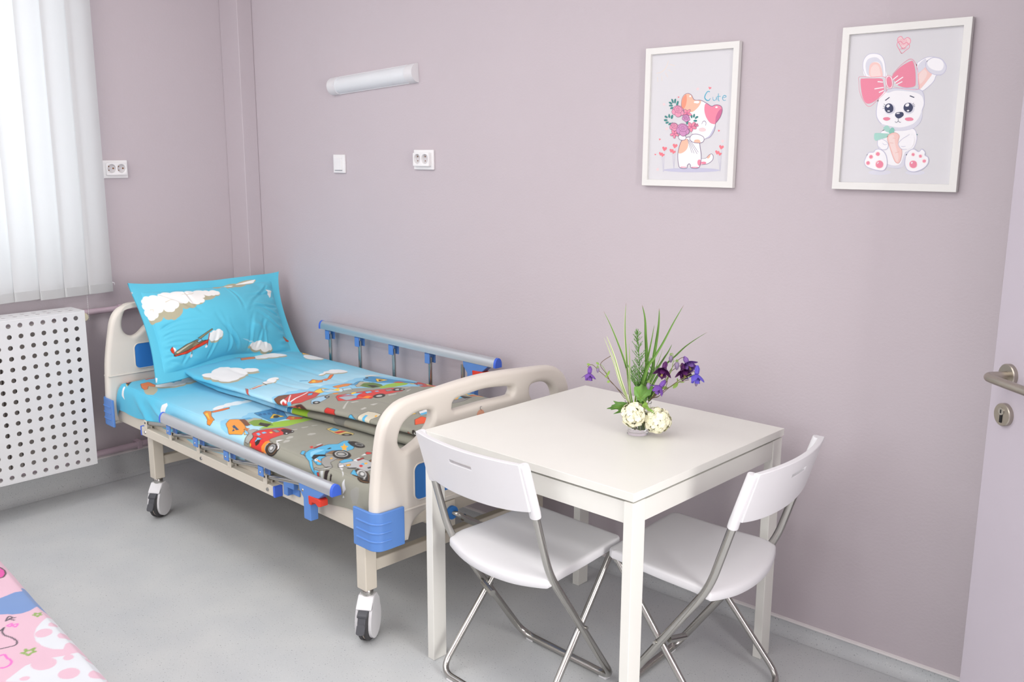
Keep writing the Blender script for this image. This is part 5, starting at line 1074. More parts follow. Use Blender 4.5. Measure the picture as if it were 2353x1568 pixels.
# ------------------------------------------------------------ printed cotton: vector art rasterised to per-vertex colours
class Canvas:
    def __init__(s,x0,x1,y0,y1,res=800):
        s.x0,s.y0,s.res=x0,y0,res; s.w=int((x1-x0)*res); s.h=int((y1-y0)*res); s.a=np.zeros((s.h,s.w,3),'f')
        s.X=(np.arange(s.w)+.5)/res+x0; s.Y=(np.arange(s.h)+.5)/res+y0
    def win(s,p,pad=0):
        i0=max(0,int((p[:,0].min()-pad-s.x0)*s.res)); i1=min(s.w,int((p[:,0].max()+pad-s.x0)*s.res)+2)
        j0=max(0,int((p[:,1].min()-pad-s.y0)*s.res)); j1=min(s.h,int((p[:,1].max()+pad-s.y0)*s.res)+2)
        return i0,i1,j0,j1
    def poly(s,pts,col):
        p=np.array(pts,'f'); i0,i1,j0,j1=s.win(p)
        if i1<=i0 or j1<=j0: return
        X,Y=np.meshgrid(s.X[i0:i1],s.Y[j0:j1]); ins=np.zeros(X.shape,bool); n=len(p)
        for k in range(n):
            a,b=p[k],p[(k+1)%n]
            if a[1]==b[1]: continue
            c=((a[1]>Y)!=(b[1]>Y))&(X<(b[0]-a[0])*(Y-a[1])/(b[1]-a[1])+a[0]); ins^=c
        s.a[j0:j1,i0:i1][ins]=lin(col)
    def line(s,pts,col,w):
        p=np.array(pts,'f')
        for k in range(len(p)-1):
            q=p[k:k+2]; i0,i1,j0,j1=s.win(q,w)
            if i1<=i0 or j1<=j0: continue
            X,Y=np.meshgrid(s.X[i0:i1],s.Y[j0:j1]); d=q[1]-q[0]; L=float(d@d)+1e-12
            t=np.clip(((X-q[0,0])*d[0]+(Y-q[0,1])*d[1])/L,0,1); D=np.hypot(X-q[0,0]-t*d[0],Y-q[0,1]-t*d[1])
            s.a[j0:j1,i0:i1][D<w/2]=lin(col)
    def art(s,A,flip=None):
        for c,o,w,p in A:
            pts=[(p[k]*.001,p[k+1]*.001) for k in range(0,len(p),2)]
            if flip: pts=[flip(*q) for q in pts]
            if w: s.line([(v.x,v.y) for v in spline(pts,4)],c,w*.001); continue
            sp=s.shape(pts,c)
            s.poly(sp,c)
            if o: s.line(sp+[sp[0]],'2A2624',.0019 if o==1 else .004)
    def shape(s,pts,c):
        n=len(pts); P=[Vector(p) for p in pts]
        if c in ('F1F1F0','F4F3F0','B3AD93') and n>5:      # clouds get scalloped edges
            ar=sum(P[k].x*P[(k+1)%n].y-P[(k+1)%n].x*P[k].y for k in range(n)); sg=1 if ar>0 else -1; out=[]
            for k in range(n):
                a,b=P[k],P[(k+1)%n]; d=b-a; L=d.length
                if L<1e-6: continue
                nn=Vector((d.y,-d.x))/L*sg
                for j in range(7): t=j/7; q=a+d*t+nn*min(L*.26,.009)*math.sin(PI*t)**.8; out.append((q.x,q.y))
            return out
        tmax=0
        for k in range(n):
            a=P[k]-P[k-1]; b=P[(k+1)%n]-P[k]
            if a.length>1e-9 and b.length>1e-9: tmax=max(tmax,a.angle(b))
        if tmax<1.05 and n>=8: return [(v.x,v.y) for v in spline(pts,4,True)]
        out=[]                                             # straight sides with slightly eased corners
        for k in range(n):
            a,b,d=P[k-1],P[k],P[(k+1)%n]
            out+=[tuple(b.lerp(a,.12)),tuple(b*.94+a*.03+d*.03),tuple(b.lerp(d,.12))]
        return out
    def blur(s):
        a=s.a; b=a.copy(); b[1:-1,1:-1]=(a[1:-1,1:-1]*2+a[:-2,1:-1]+a[2:,1:-1]+a[1:-1,:-2]+a[1:-1,2:])/6; s.a=b
    def sample(s,x,y):
        fx=np.clip((x-s.x0)*s.res-.5,0,s.w-1.001); fy=np.clip((y-s.y0)*s.res-.5,0,s.h-1.001); i=fx.astype(int); j=fy.astype(int); u=(fx-i)[...,None]; v=(fy-j)[...,None]
        a=s.a; return a[j,i]*(1-u)*(1-v)+a[j,i+1]*u*(1-v)+a[j+1,i]*(1-u)*v+a[j+1,i+1]*u*v
SKY,SKY2,ROAD='58BEDE','B4DFF0','98978A'
def bands(c,shift,u_sky,u_road,skew=0):
    X,Y=np.meshgrid(c.X,c.Y); q=Y-skew*X
    t=np.clip((q-u_sky[0])/(u_sky[1]-u_sky[0]),0,1)[...,None]
    c.a[:]=(np.array(lin(SKY))*(1-t)+np.array(lin(SKY2))*t)
    c.a[q>u_road]=lin(ROAD)
def noise(x,y,seed,octs=((3,1),(7,.5),(15,.25))):
    r=np.random.RandomState(seed); o=np.zeros_like(x)
    for f,a in octs:
        for _ in range(4):
            th=r.rand()*2*PI; ph=r.rand()*2*PI; ff=f*(.7+.6*r.rand()); o+=a*np.sin(ff*(x*np.cos(th)+y*np.sin(th))*2*PI+ph)/4
    return o
def path_grid(path,n):
    # resample polyline path [(v,z)] to n points -> arrays v,z,s
    p=np.array([(q.x,q.y) for q in spline(path,10)]); d=np.r_[0,np.cumsum(np.hypot(*np.diff(p,axis=0).T))]
    s=np.linspace(0,d[-1],n); return np.interp(s,d,p[:,0]),np.interp(s,d,p[:,1]),s

BED_LOC=Vector((1.637-1.9*math.cos(math.radians(-2.6)),-.853-1.9*math.sin(math.radians(-2.6)),0)); BED_ROT=math.radians(-2.6)
bed=thing('hospital_bed','adjustable hospital bed on castors with cream boards, blue corner guards and silver side rails','bed',BED_LOC,BED_ROT)
def frame_box(nm,x0,x1,y0,y1,z0,z1,m=M_cream,parent=bed,bv=.004):
    cx,cy,cz=(x0+x1)/2,(y0+y1)/2,(z0+z1)/2
    return MB().box(x0-cx,x1-cx,y0-cy,y1-cy,z0-cz,z1-cz).build(nm,m,parent,bevel=bv,loc=(cx,cy,cz))
BW=.825
frame_box('side_beam',.14,1.96,0,.03,.366,.445); frame_box('side_beam',.14,1.96,BW-.03,BW,.366,.445)
frame_box('end_beam',1.915,1.955,.03,BW-.03,.366,.44); frame_box('end_beam',.145,.185,.03,BW-.03,.366,.44)
frame_box('deck_panel',.185,1.915,.03,BW-.03,.425,.440,M_cream)
for u in (.405,1.852):
    frame_box('cross_beam',u+.008,u+.040,.045,BW-.045,.226,.266)
    for v in (0.004,BW-.049): frame_box('leg',u,u+.048,v,v+.045,.172,.368)
frame_box('cross_beam',1.05,1.09,.03,BW-.03,.375,.425); frame_box('cross_beam',1.45,1.49,.03,BW-.03,.375,.425)
MB().tube([(.43,.41,.246),(1.88,.41,.246)],.016,14).build('crank_shaft',M_cream,bed)
# cranks under the foot board
for v in (.27,.56):
    c=MB().box(1.955,1.99,v-.03,v+.03,.335,.425).build('crank_bracket',M_cream,bed,bevel=.003)
    MB().tube([(1.93,v+.01,.385),(2.0,v+.01,.385)],.022,18).build('crank_hub',M_blue2,c)
    if v>.4: continue
    MB().tube(fillet([(1.99,v+.01,.385),(2.02,v+.02,.382),(2.01,v+.085,.335),(2.02,v+.16,.30)],.012,5),.008,12).build('crank_arm',M_chrome,c)
    MB().tube([(2.006,v+.05,.36),(2.012,v+.105,.325)],.012,14).build('crank_grip',M_chrome,c)
# boards
def mirror(pts,c=.4115): return [(2*c-a,b) for a,b in pts[::-1]]
half=[(.4115,.432),(.20,.432),(.160,.428),(.128,.416),(.108,.397),(.100,.372),(.092,.354),(.080,.351),(-.026,.351),(-.036,.362),(-.037,.44),(-.036,.50),(-.030,.56),(-.020,.634),(-.006,.708),(.010,.745),(.038,.774),(.088,.796),(.20,.806),(.32,.815),(.4115,.818)]
def smooth_loop(p,n=3): return [(v.x,v.y) for v in spline(p,n,True)]
foot_outer=half+mirror(half[1:-1])
h1=[(.188,.744),(.142,.748),(.101,.737),(.075,.717),(.060,.682),(.064,.657),(.084,.641),(.112,.648),(.146,.664),(.182,.695),(.194,.722)]
h2=[(.276,.738),(.288,.758),(.35,.766),(.4115,.770),(.473,.766),(.537,.757),(.547,.745),(.542,.732),(.524,.726),(.4115,.728),(.30,.725),(.281,.728)]
def board(u,outer,holes,blue,groove_z,nm,face):
    b=curve_plate(nm,smooth_loop(outer,3),[smooth_loop(h,4) for h in holes],.044,.017,M_ivory,bed,'yz',u,5)
    x0,x1=(u+.0205,u+.0245) if face>0 else (u-.0245,u-.0205)
    x0,x1=u-.0228,u+.0228
    a=blue
    pan=MB().prism(a,x0,x1,'yz').build('inset_panel',M_blue2,b,bevel=.001)
    rim=[(v.x,v.y) for v in [Vector(q) for q in a]]
    for sx in (x0,x1):
        MB().tube([(sx,q[0],q[1]) for q in a],.0022,6,closed=True).build('panel_rim',M_ivory,b)
        MB().tube([(sx*.5+u*.5+(.011 if sx>u else -.011),-.028,groove_z),(sx*.5+u*.5+(.011 if sx>u else -.011),.851,groove_z)],.0035,8).build('moulding_line',M_ivory,b)
    return b
fb=board(1.99,foot_outer,[h1,h2,mirror(h1)],rrect(.112,.711,.474,.590,.022,5),.453,'footboard',1)
dz=.052
half_h=[(a,b if b<.52 else b+dz) for a,b in half[:-6]]+[(.003,.80),(.022,.838),(.055,.862),(.12,.874),(.25,.882),(.4115,.888)]
hh=[(.075,.848),(.056,.815),(.050,.775),(.062,.745),(.090,.730),(.118,.738),(.150,.765),(.190,.79),(.215,.82),(.19,.845),(.12,.856)]
h2h=[(.27,.80),(.28,.825),(.4115,.835),(.543,.825),(.553,.80),(.543,.785),(.4115,.785),(.28,.785)]
stk=MB().lathe([(0,0),(.0165,0),(.0165,.0006),(0,.0006)],(0,0,0),24,mt=Matrix.Rotation(PI/2,4,'Y')).build('sticker',mat('peach_sticker','E8A98C',.5),fb,loc=(2.0128,.391,.6915))
MB().tube(spline([(.0012,.004,.014),(.0012,-.002,.020),(.0012,-.001,.027),(.0012,.005,.026)],5),.0006,6).build('sticker_swirl',M_dark,stk)
hb=board(.118,half_h+mirror(half_h[1:-1]),[hh,h2h,mirror(hh)],rrect(.092,.731,.583,.695,.022,5),.566,'headboard',1)
# corner guards
def guard(u,sgn,far):
    # plan path around the corner; sgn +1 foot end, -1 head end
    pts=[(-.078,-.046),(0.010,-.046),(.0335,-.030),(.036,-.002),(.036,.062)]
    P=[(u+sgn*a,b) for a,b in pts]
    if far: P=[(a,.823-b) for a,b in P]
    inner=[(-.078,-.036),(0.006,-.036),(.0235,-.024),(.0255,-.002),(.0255,.062)]
    I=[(u+sgn*a,b) for a,b in inner]
    if far: I=[(a,.823-b) for a,b in I]
    ps=[(v.x,v.y) for v in fillet([(a,b,0) for a,b in P],.02,5)]; qs=[(v.x,v.y) for v in fillet([(a,b,0) for a,b in I],.012,5)]
    m=MB(); n=len(ps); vs=[]
    for (a,b) in ps: vs+=[(a,b,.354),(a,b,.474)]
    for (a,b) in qs: vs+=[(a,b,.354),(a,b,.474)]
    fs=[]
    for k in range(n-1):
        o=2*k; i=2*n+2*k
        fs+=[(o,o+2,o+3,o+1),(i,i+1,i+3,i+2),(o+1,o+3,i+3,i+1),(o,i,i+2,o+2)]
    fs+=[(0,1,2*n+1,2*n),(2*n-2,4*n-2,4*n-1,2*n-1)]
    g=m.add(vs,fs).build('corner_guard',M_blue,bed,smooth=50,bevel=.003)
    for z in (.385,.412,.440):
        MB().tube([(a,b,z) for a,b in [tuple(Vector(ps[0]).lerp(Vector(ps[1]),.25))]+ps[1:-1]],.0032,8).build('ridge',M_blue,g)
for u,sg in ((1.99,1),(.118,-1)):
    for far in (0,1): guard(u,sg,far)
# castors
def castor(x,y,nm='castor'):
    d=Vector((.52,-.854,0)); a=math.atan2(d.y,d.x)-BED_ROT   # pedal direction in bed space
    r=bpy.data.objects.new(nm,None); COL.objects.link(r); r.parent=bed; r.location=(x,y,0); r.rotation_euler=(0,0,a)
    # local +x = pedal direction, wheel axis = y, wheel centre pushed to +x*0.0
    RX=Matrix.Rotation(PI/2,4,'X'); R=.061; cx=.0
    tyre=MB()
    for s0,s1 in ((-.016,-.002),(.002,.016)):
        tyre.lathe([(.035,s0),(R-.004,s0),(R,s0+.004),(R,s1-.004),(R-.004,s1),(.035,s1)],(cx,0,R),40,mt=RX)
    tyre.build('wheel',M_rubber,r); MB().lathe([(0,-.002),(R-.004,-.002),(R-.004,.002),(0,.002)],(cx,0,R),32,mt=RX).build('wheel_core',mat('wheel_core_beige','B3A79C',.6),r)
    # teardrop side covers
    for s in (-1,1):
        prof=[(cx+.050*math.cos(q)*(1 if math.sin(q)<0 or 1 else 1),R+.052*math.sin(q)) for q in [PI*1.0+PI*k/14 for k in range(15)]]
        prof+= [(cx+.046,R+.03),(cx+.030,R+.062),(.012,.146),(-.020,.146),(cx-.040,R+.050),(cx-.050,R+.02)]
        y0,y1=(s*.017,s*.0265)
        MB().prism([(v.x,v.y) for v in spline(prof,2,True)],min(y0,y1),max(y0,y1),'xz').build('side_cover',M_wplas,r,bevel=.005,seg=3)
    top=[(-.030,.120),(-.044,.105),(-.050,.088),(-.030,.128),(-.018,.150),(.016,.150),(.034,.125),(.048,.100),(.052,.085),(.040,.082),(.028,.100),(0,.126),(-.02,.122)]
    MB().prism([(-.05,.085),(-.040,.128),(-.020,.152),(.014,.152),(.030,.134),(.043,.116),(.034,.110),(.018,.128),(-.018,.128),(-.036,.085)],-.026,.026,'xz').build('fork_top',M_wplas,r,bevel=.004,seg=3)
    MB().lathe([(.017,.150),(.019,.156),(.019,.166),(.015,.172)],(0,0,0),24).build('swivel_collar',M_chrome,r)
    MB().prism([(.028,.118),(.046,.114),(.058,.104),(.059,.096),(.046,.100),(.028,.100)],-.0165,.0165,'xz').build('brake_hood',M_dark,r,bevel=.002)
    p=MB().prism([(.040,.102),(.057,.098),(.067,.076),(.073,.062),(.067,.058),(.061,.070),(.048,.090)],-.0125,.0125,'xz')
    p.build('brake_pedal',M_dark,r,bevel=.002)
    pad=[(math.cos(q)*.0,0) for q in [0]]
    w=MB().prism(rrect(-.022,.022,-.014,.014,.010,5),-.004,.004,'xy'); 
    o=w.build('pedal_tread',M_dark,r,bevel=.002); o.location=(.071,0,.064); o.rotation_euler=(0,math.radians(52),PI/2*0); o.rotation_euler=(PI/2*0,math.radians(62),0); o.scale=(.75,.95,1)
for u in (.429,1.876):
    for v in (.0265,BW-.0265): castor(u,v)
# guard rails
def dtube(m,u0,u1,v,z,w=.034,h=.036):
    prof=[(-w/2,0),(w/2,0)]+[(w/2*math.cos(q),h*.30+h*.70*math.sin(q)) for q in [PI*k/10 for k in range(11)]]
    return m.prism([(v+a,z+b) for a,b in prof],u0,u1,'yz')
def guard_rail(far):
    s=1 if not far else -1
    vb=lambda d: (-d if not far else BW+d)
    def bx(m,x0,x1,d0,d1,z0,z1): a,b=sorted((vb(d0),vb(d1))); return m.box(x0,x1,a,b,z0,z1)
    U0=.430 if not far else .46
    base=bx(MB(),U0,U0+1.016,0,.030,.371,.408).build('rail_base',M_cream,bed,bevel=.003)
    for x in (U0,U0+1.012): bx(MB(),x-.004,x+.008,-.0,.031,.370,.409).build('rail_base_cap',M_blue3,base,bevel=.002)
    for x in (U0+.04,U0+.51,U0+.975): MB().lathe([(0,0),(.0075,0),(.006,.004),(0,.004)],(x,vb(.030),.390),6,mt=Matrix.Rotation(PI/2 if not far else -PI/2,4,'X')).build('bolt',M_chrome,base)
    br=[.479,.695,.920,1.151,1.391] if not far else [.533,.761,1.003,1.242,1.44]
    if not far: rz=.481; shift=.254; ru0,ru1=.675,1.812; vt=vb(.040)
    else: rz=.712; shift=0; ru0,ru1=.480,1.630; vt=vb(.018)
    rail=dtube(MB(),ru0,ru1,vt,rz).build('top_rail',M_alu,bed,smooth=40)
    for x0,x1 in ((ru0-.012,ru0),(ru1,ru1+.012)): dtube(MB(),x0,x1,vt,rz-.001,.036,.038).build('rail_end_cap',M_blue3,rail,smooth=40,bevel=.002)
    for k,u in enumerate(br):
        v1=vb(.020)
        bx(MB(),u-.012,u+.012,.008,.012,.405,.442).build('rail_bracket',M_cream,base,bevel=.002)
        bx(MB(),u-.012,u+.012,.028,.032,.405,.442).build('rail_bracket',M_cream,base,bevel=.002)
        MB().cyl((u,vb(.006),.432),(u,vb(.034),.432),.004,10).build('pivot_pin',M_dark,base)
        top=(u+shift,v1 if not far else vb(.018),rz-.016 if not far else rz-.02)
        MB().tube([(u,v1,.430),top],.0095,14,r2=.007,side=(0,1,0)).build('strut',M_chrome,rail)
        if k<4:
            c=bx(MB(),top[0]-.015,top[0]+.015,.024 if not far else .000,.030 if not far else .006,rz-.038 if not far else rz-.045,rz)
            a0,a1=(.050,.056) if not far else (.030,.036)
            bx(c,top[0]-.015,top[0]+.015,a0,a1,rz-.038 if not far else rz-.045,rz); bx(c,top[0]-.015,top[0]+.015,.024 if not far else 0,a1,rz-.006,rz)
            cc=c.build('rail_connector',M_blue,rail,bevel=.002)
            MB().lathe([(0,0),(.004,0),(.003,.002),(0,.002)],(top[0],vb(a1),rz-.024),10,mt=Matrix.Rotation(PI/2 if not far else -PI/2,4,'X')).build('screw',M_chrome,cc)
    # release latch under the foot end of the rail
    ue=ru1
    pl=[(ue-.175,rz),(ue-.03,rz),(ue-.062,rz-.026),(ue-.10,rz-.030),(ue-.112,rz-.05),(ue-.112,rz-.115),(ue-.150,rz-.115),(ue-.150,rz-.045),(ue-.172,rz-.022)]
    a,b=sorted((vb(.026),vb(.056)) if not far else (vb(.003),vb(.033))); l=MB().prism(pl,a,b,'xz').build('release_latch',M_blue,rail,bevel=.003)
    a,b=sorted((vb(.029),vb(.059)) if not far else (vb(0),vb(.036))); MB().prism([(ue-.118,rz-.029),(ue-.062,rz-.027),(ue-.052,rz-.030),(ue-.052,rz-.050),(ue-.066,rz-.053),(ue-.080,rz-.045),(ue-.098,rz-.046),(ue-.104,rz-.058),(ue-.116,rz-.056)],a,b,'xz').build('red_release_button',M_red,l,bevel=.002)
    MB().lathe([(0,0),(.0055,0),(.004,.002),(0,.002)],(ue-.152,vb(.056),rz-.02),14,mt=Matrix.Rotation(PI/2 if not far else -PI/2,4,'X')).build('screw',M_chrome,l)
    if not far:
        h=bx(MB(),1.497,1.560,0,.026,.425,.452); bx(h,1.497,1.522,0,.026,.395,.43); bx(h,1.497,1.560,0,.006,.395,.43)
        h.build('latch_catch',M_blue,bed,bevel=.003)
    else:
        bx(MB(),ue-.15,ue-.112,.005,.029,.38,rz-.1).build('latch_post',M_blue,bed,bevel=.003)
guard_rail(0); guard_rail(1)

# mattress, hidden under the sheet
mt_=thing('mattress','foam mattress on the hospital bed, covered by the fitted car-print sheet','mattress',BED_LOC,BED_ROT)
MB().box(.145,1.945,.008,.812,.446,.525).build('mattress_core',mat('mattress_white','E6E6E8',.8),mt_,bevel=.025,seg=4)

def build_sheet():
    c=Canvas(-.02,1.22,0,2.05,1000)
    bands(c,0,(.50,1.10),1.22,-.12)
    c.art(ART_SHEET)
    # repeat of the print on the unseen far half
    c.art([q for q in ART_SHEET if 1],flip=lambda a,b:(a+.62,b-.05))
    c.blur()
    path=[(-.0035,.428),(-.005,.47),(-.002,.508),(.010,.528),(.035,.536),(.2,.539),(.42,.540),(.65,.539),(.785,.536),(.812,.526),(.822,.505),(.824,.47),(.824,.448)]
    n=560; v,z,s=path_grid(path,n); m=980; u=np.linspace(.143,1.958,m)
    V,U=np.meshgrid(v,u); Z,_=np.meshgrid(z,u); Sg,_=np.meshgrid(s,u)
    off=np.interp(.2,v[:n//2],s[:n//2])-.285; SS=Sg-off
    X=np.stack([U,V,Z],-1)
    side=np.clip((.53-Z)/.1,0,1); nz=noise(U,V*.3,3,((2,1),(5,.6),(11,.3)))
    X[...,1]+=-np.sign(.45-V)*np.abs(nz)*.007*side*1.0*np.where(V<.45,1,1)
    X[...,2]+=noise(U,V,5,((1.5,.0016),(4,.0018),(9,.0009),(17,.0004)))*(1-side)
    # head corner: pulled folds running down towards the head
    t=np.exp(-((U-.30-1.6*(.54-Z))/.035)**2)*side*(V<.1); X[...,1]-=.016*t
    t=np.exp(-((U-.40-2.6*(.54-Z))/.03)**2)*side*(V<.1); X[...,1]-=.013*t
    # ends roll down
    e=np.clip((.177-U)/.034,0,1); X[...,2]-=.035*e**2; e=np.clip((U-1.925)/.033,0,1); X[...,2]-=.03*e**2
    # hem edge wave
    hem=np.clip((.45-Z)/.02,0,1); X[...,2]-=hem*(.004+.006*np.sin(U*9)+.004*np.sin(U*23))*(V<.45)
    o=gridmesh('fitted_sheet',X,M_fabric,None,c.sample(SS,U)); o.location=BED_LOC; o.rotation_euler=(0,0,BED_ROT)
    tag(o,'fitted cotton sheet with cars, road and sky print stretched over the hospital bed mattress','bed sheet')
build_sheet()

def build_duvet():
    c=Canvas(-.45,1.25,.1,2.05,1000)
    bands(c,0,(.60,1.04),1.165,.05)
    # underside folds: green verge and a few cars
    for a,b,u0,u1,col in ((-.45,.17,1.13,1.22,'9BC43B'),(-.45,.16,1.02,1.10,'8CCBEA'),(-.45,.16,1.10,1.13,'3F8FBF')): c.poly([(a,u0),(b,u0+.03),(b,u1+.02),(a,u1)],col)
    for a,b,r,col in ((.06,1.27,.03,'7A2A2A'),(.10,1.30,.02,'D9362F'),(.02,1.57,.05,'3F8FBF'),(.05,1.60,.035,'58B4DD'),(-.1,1.4,.05,'7E7E78'),(.0,.95,.02,'E0783A'),(.1,.93,.02,'F1F1F0'),(-.02,1.62,.03,'F2B63A'),(.08,1.66,.03,'F2B63A'),(.1,1.45,.025,'9D9C97')):
        c.poly([(a+r*math.cos(q)*(1+.3*math.sin(3*q)),b+r*.7*math.sin(q)) for q in [2*PI*k/14 for k in range(14)]],col)
    c.art(ART_DUVET)
    c.art(ART_DUVET,flip=lambda a,b:(a+.66,b+.02))
    c.art(ART_SHEET,flip=lambda a,b:(a+.22,b+.10)) if 0 else None
    c.blur()
    path=[(.42,.543),(.33,.543),(.27,.544),(.245,.550),(.240,.558),(.250,.566),(.30,.569),(.36,.570),(.385,.573),(.375,.577),(.30,.578),(.235,.579),(.212,.583),(.207,.589),(.214,.595),(.24,.598),(.32,.601),(.45,.604),(.58,.603),(.70,.598),(.775,.588),(.808,.572),(.818,.55),(.819,.50),(.817,.455)]
    n=760; v,z,s=path_grid(path,n); i0=np.argmin(v+ (np.arange(n)<n*.25)*9)  # top edge
    m=900; u=np.linspace(.205,1.935,m)
    Sx=s-s[i0]+.207; V,U=np.meshgrid(v,u); Z,_=np.meshgrid(z,u); W,_=np.meshgrid(Sx,u); idx,_=np.meshgrid(np.arange(n),u)
    top=1/(1+np.exp(-(W-.05)/.03))                    # 1 on the upper layer, 0 on the under fold
    near=np.clip((.50-V)/.25,0,1)
    eu=(np.interp(u,[.2,.35,.5,.8,1.08,1.22,1.45,1.62,1.95],[.05,.02,-.008,.0,.004,.022,.058,.075,.10])-.0122*(1.9-u))[:,None]
    ru=np.interp(u,[.2,.33,.63,.85,1.09,1.29,1.48,1.64,1.95],[.06,.02,-.012,.004,.010,.028,.046,.058,.07]); ru=(ru-.0122*(1.9-u))[:,None]
    dv=(eu*top+ru*(1-top))*near
    X=np.stack([U,V+dv,Z],-1)
    W2=W+dv*top
    # roll gets thicker towards the foot end
    th=np.interp(u,[.2,.6,1.1,1.4,1.7,1.95],[0,0,.004,.012,.016,.018])[:,None]
    X[...,2]+=th*np.clip((Z-.543)/.03,0,1)
    w1=noise(U*.5,V,8,((2.5,.005),(5,.0034),(10,.0016),(18,.0007)))+noise(U,V*.5,9,((1.2,.006),(3,.003),(8,.0008)))
    X[...,2]+=w1*top*np.clip((V-.2)/.05,0,1)*np.clip((.81-V)/.05,0,1)
    X[...,1]+=noise(U*1.0,Z*0,21,((2,.004),(5,.003),(11,.0015)))*np.clip((.35-V)/.1,0,1)
    X[...,1]-=np.abs(noise(U,Z*2,23,((1.5,.005),(4,.003))))*np.clip((V-.79)/.03,0,1)
    # long soft creases along the bed
    for vv,uu,a,wd in ((.33,.9,.005,.012),(.40,1.2,.004,.010),(.52,.8,.004,.016)):
        X[...,2]-=a*np.exp(-((V-vv-.03*np.sin(2*U))/wd)**2)*np.exp(-((U-uu)/.35)**2)*top
    hd=np.clip((.30-U)/.1,0,1); X[...,2]+=.012*np.sin(hd*PI)*top
    X[...,2]+=(-.03*np.clip((U-1.90)/.035,0,1)**2)*top
    X[...,2]=np.maximum(X[...,2],np.where(V<.80,.5425,.44))
    o=gridmesh('folded_blanket',X,M_fabric,None,c.sample(W2,U),solid=.0025); o.location=BED_LOC; o.rotation_euler=(0,0,BED_ROT)
    tag(o,'folded car-print duvet cover lying along the wall side of the hospital bed','blanket')
build_duvet()

def build_pillow():
    TL,TR,BR,BL=[np.array(q) for q in ((.150,.076,.957),(.155,.812,.946),(.355,.798,.562),(.395,.060,.557))]
    c=Canvas(-.05,.80,-.05,.52,1300); c.a[:]=lin('62C4DE'); c.art(ART_PILLOW); c.blur()
    na,nb=440,300; a=np.linspace(0,1,na); b=np.linspace(0,1,nb)
    A_,B_=np.meshgrid(a,b)
    base=(TL*(1-A_)[...,None]+TR*A_[...,None])*(1-B_)[...,None]+(BL*(1-A_)[...,None]+BR*A_[...,None])*B_[...,None]
    nrm=np.cross(TR-TL,BL-TL); nrm/=np.linalg.norm(nrm); nrm=nrm if nrm[0]>0 else -nrm
    ea=(TR-TL)/np.linalg.norm(TR-TL); eb=(BL-TL)/np.linalg.norm(BL-TL)
    sa=4*A_*(1-A_); sb=4*B_*(1-B_)
    # edges pull inwards between the corners
    base=base+ea*(.026*sb*np.where(A_<.5,1,-1)*np.abs(2*A_-1)**3)[...,None]+eb*(.012*sa*(1-B_)**3*np.sign(1))[...,None]-eb*((.050*np.exp(-((A_-.50)/.22)**2)*(B_**4)))[...,None]
    ia=np.sin(PI*np.clip((A_-.058)/.884,0,1)); ib=np.sin(PI*np.clip((B_-.09)/.82,0,1))
    puff=(ia**.6)*(ib**.62)
    da=np.minimum(A_,1-A_)*.75; db=np.minimum(B_,1-B_)*.47
    wr=noise(A_*.75,B_*.47,31,((2,.004),(5,.0025),(11,.001)))
    # gathers radiating from seam
    seam=np.exp(-((da-.07)/.03)**2)*np.sin(B_*47*PI*.5+3*np.sin(7*B_))*.0035+np.exp(-((db-.065)/.03)**2)*np.sin(A_*40+3*np.sin(6*A_))*.003
    seam=seam+np.exp(-((A_-.70)/.10)**2-((B_-.66)/.05)**2)*.012*np.sin((A_-B_*.4)*34)-.010*np.exp(-((A_-.50-.25*(B_-.7))/.014)**2)*np.exp(-((B_-.78)/.10)**2)
    crease=np.zeros_like(A_); rr=np.random.RandomState(5)
    CL=[(.10,.60,.0,.22),(.10,.68,.15,.20),(.10,.76,.25,.16),(.10,.52,-.15,.22),(.10,.84,.45,.14),(.52,.86,-1.9,.22),(.46,.88,-1.5,.18),(.60,.86,-1.2,.20),(.67,.84,-1.0,.20),(.74,.84,-1.5,.16),(.90,.40,2.9,.24),(.90,.50,3.3,.20),(.86,.14,2.3,.26),(.90,.22,2.8,.2),(.90,.66,3.5,.2),(.14,.16,.6,.2),(.30,.12,1.3,.16),(.60,.12,1.6,.18),(.34,.88,-1.3,.14),(.20,.86,-1.0,.14)]
    xx,yy=A_*.75,B_*.47
    for a0,b0,th,ln in CL:
        dx,dy=math.cos(th),math.sin(th); px,py=xx-a0*.75,yy-b0*.47; t_=px*dx+py*dy; n_=-px*dy+py*dx+.015*np.sin(t_*18+a0*9)
        w_=.006+.05*np.clip(t_,0,.3)*.35; env=np.clip(1-t_/ln,0,1)*np.clip((t_+.02)/.03,0,1)
        crease+=env*(-.0065*np.exp(-(n_/w_)**2)+.0045*np.exp(-((n_-1.9*w_)/w_)**2))
    fl=noise(A_*.75,B_*.47,35,((2.2,.006),(5,.004)))*(1-np.clip(puff*3,0,1))
    cor=.010*((1-sa)*(1-sb))**6
    F=base+nrm*(puff*.108+crease*np.clip(puff*3,0,1)+wr*np.clip(puff*2,0,1)+seam*np.clip(puff*4,0,1)+fl+cor+.004)[...,None]
    K=base+nrm*(-puff*.050+fl*1+cor-.002)[...,None]
    # bottom edge rides over the duvet
    X=np.concatenate([F,K[::-1]],0)
    X=np.concatenate([X,X[:1]],0)
    Ca=np.concatenate([A_,A_[::-1]],0); Cb=np.concatenate([B_,B_[::-1]],0); Ca=np.concatenate([Ca,Ca[:1]],0); Cb=np.concatenate([Cb,Cb[:1]],0)
    o=gridmesh('pillow',X,M_fabric,None,c.sample(Ca*.75,Cb*.47)); o.location=BED_LOC; o.rotation_euler=(0,0,BED_ROT)
    tag(o,'sky-blue pillow with clouds and a biplane propped against the bed headboard','pillow')
build_pillow()

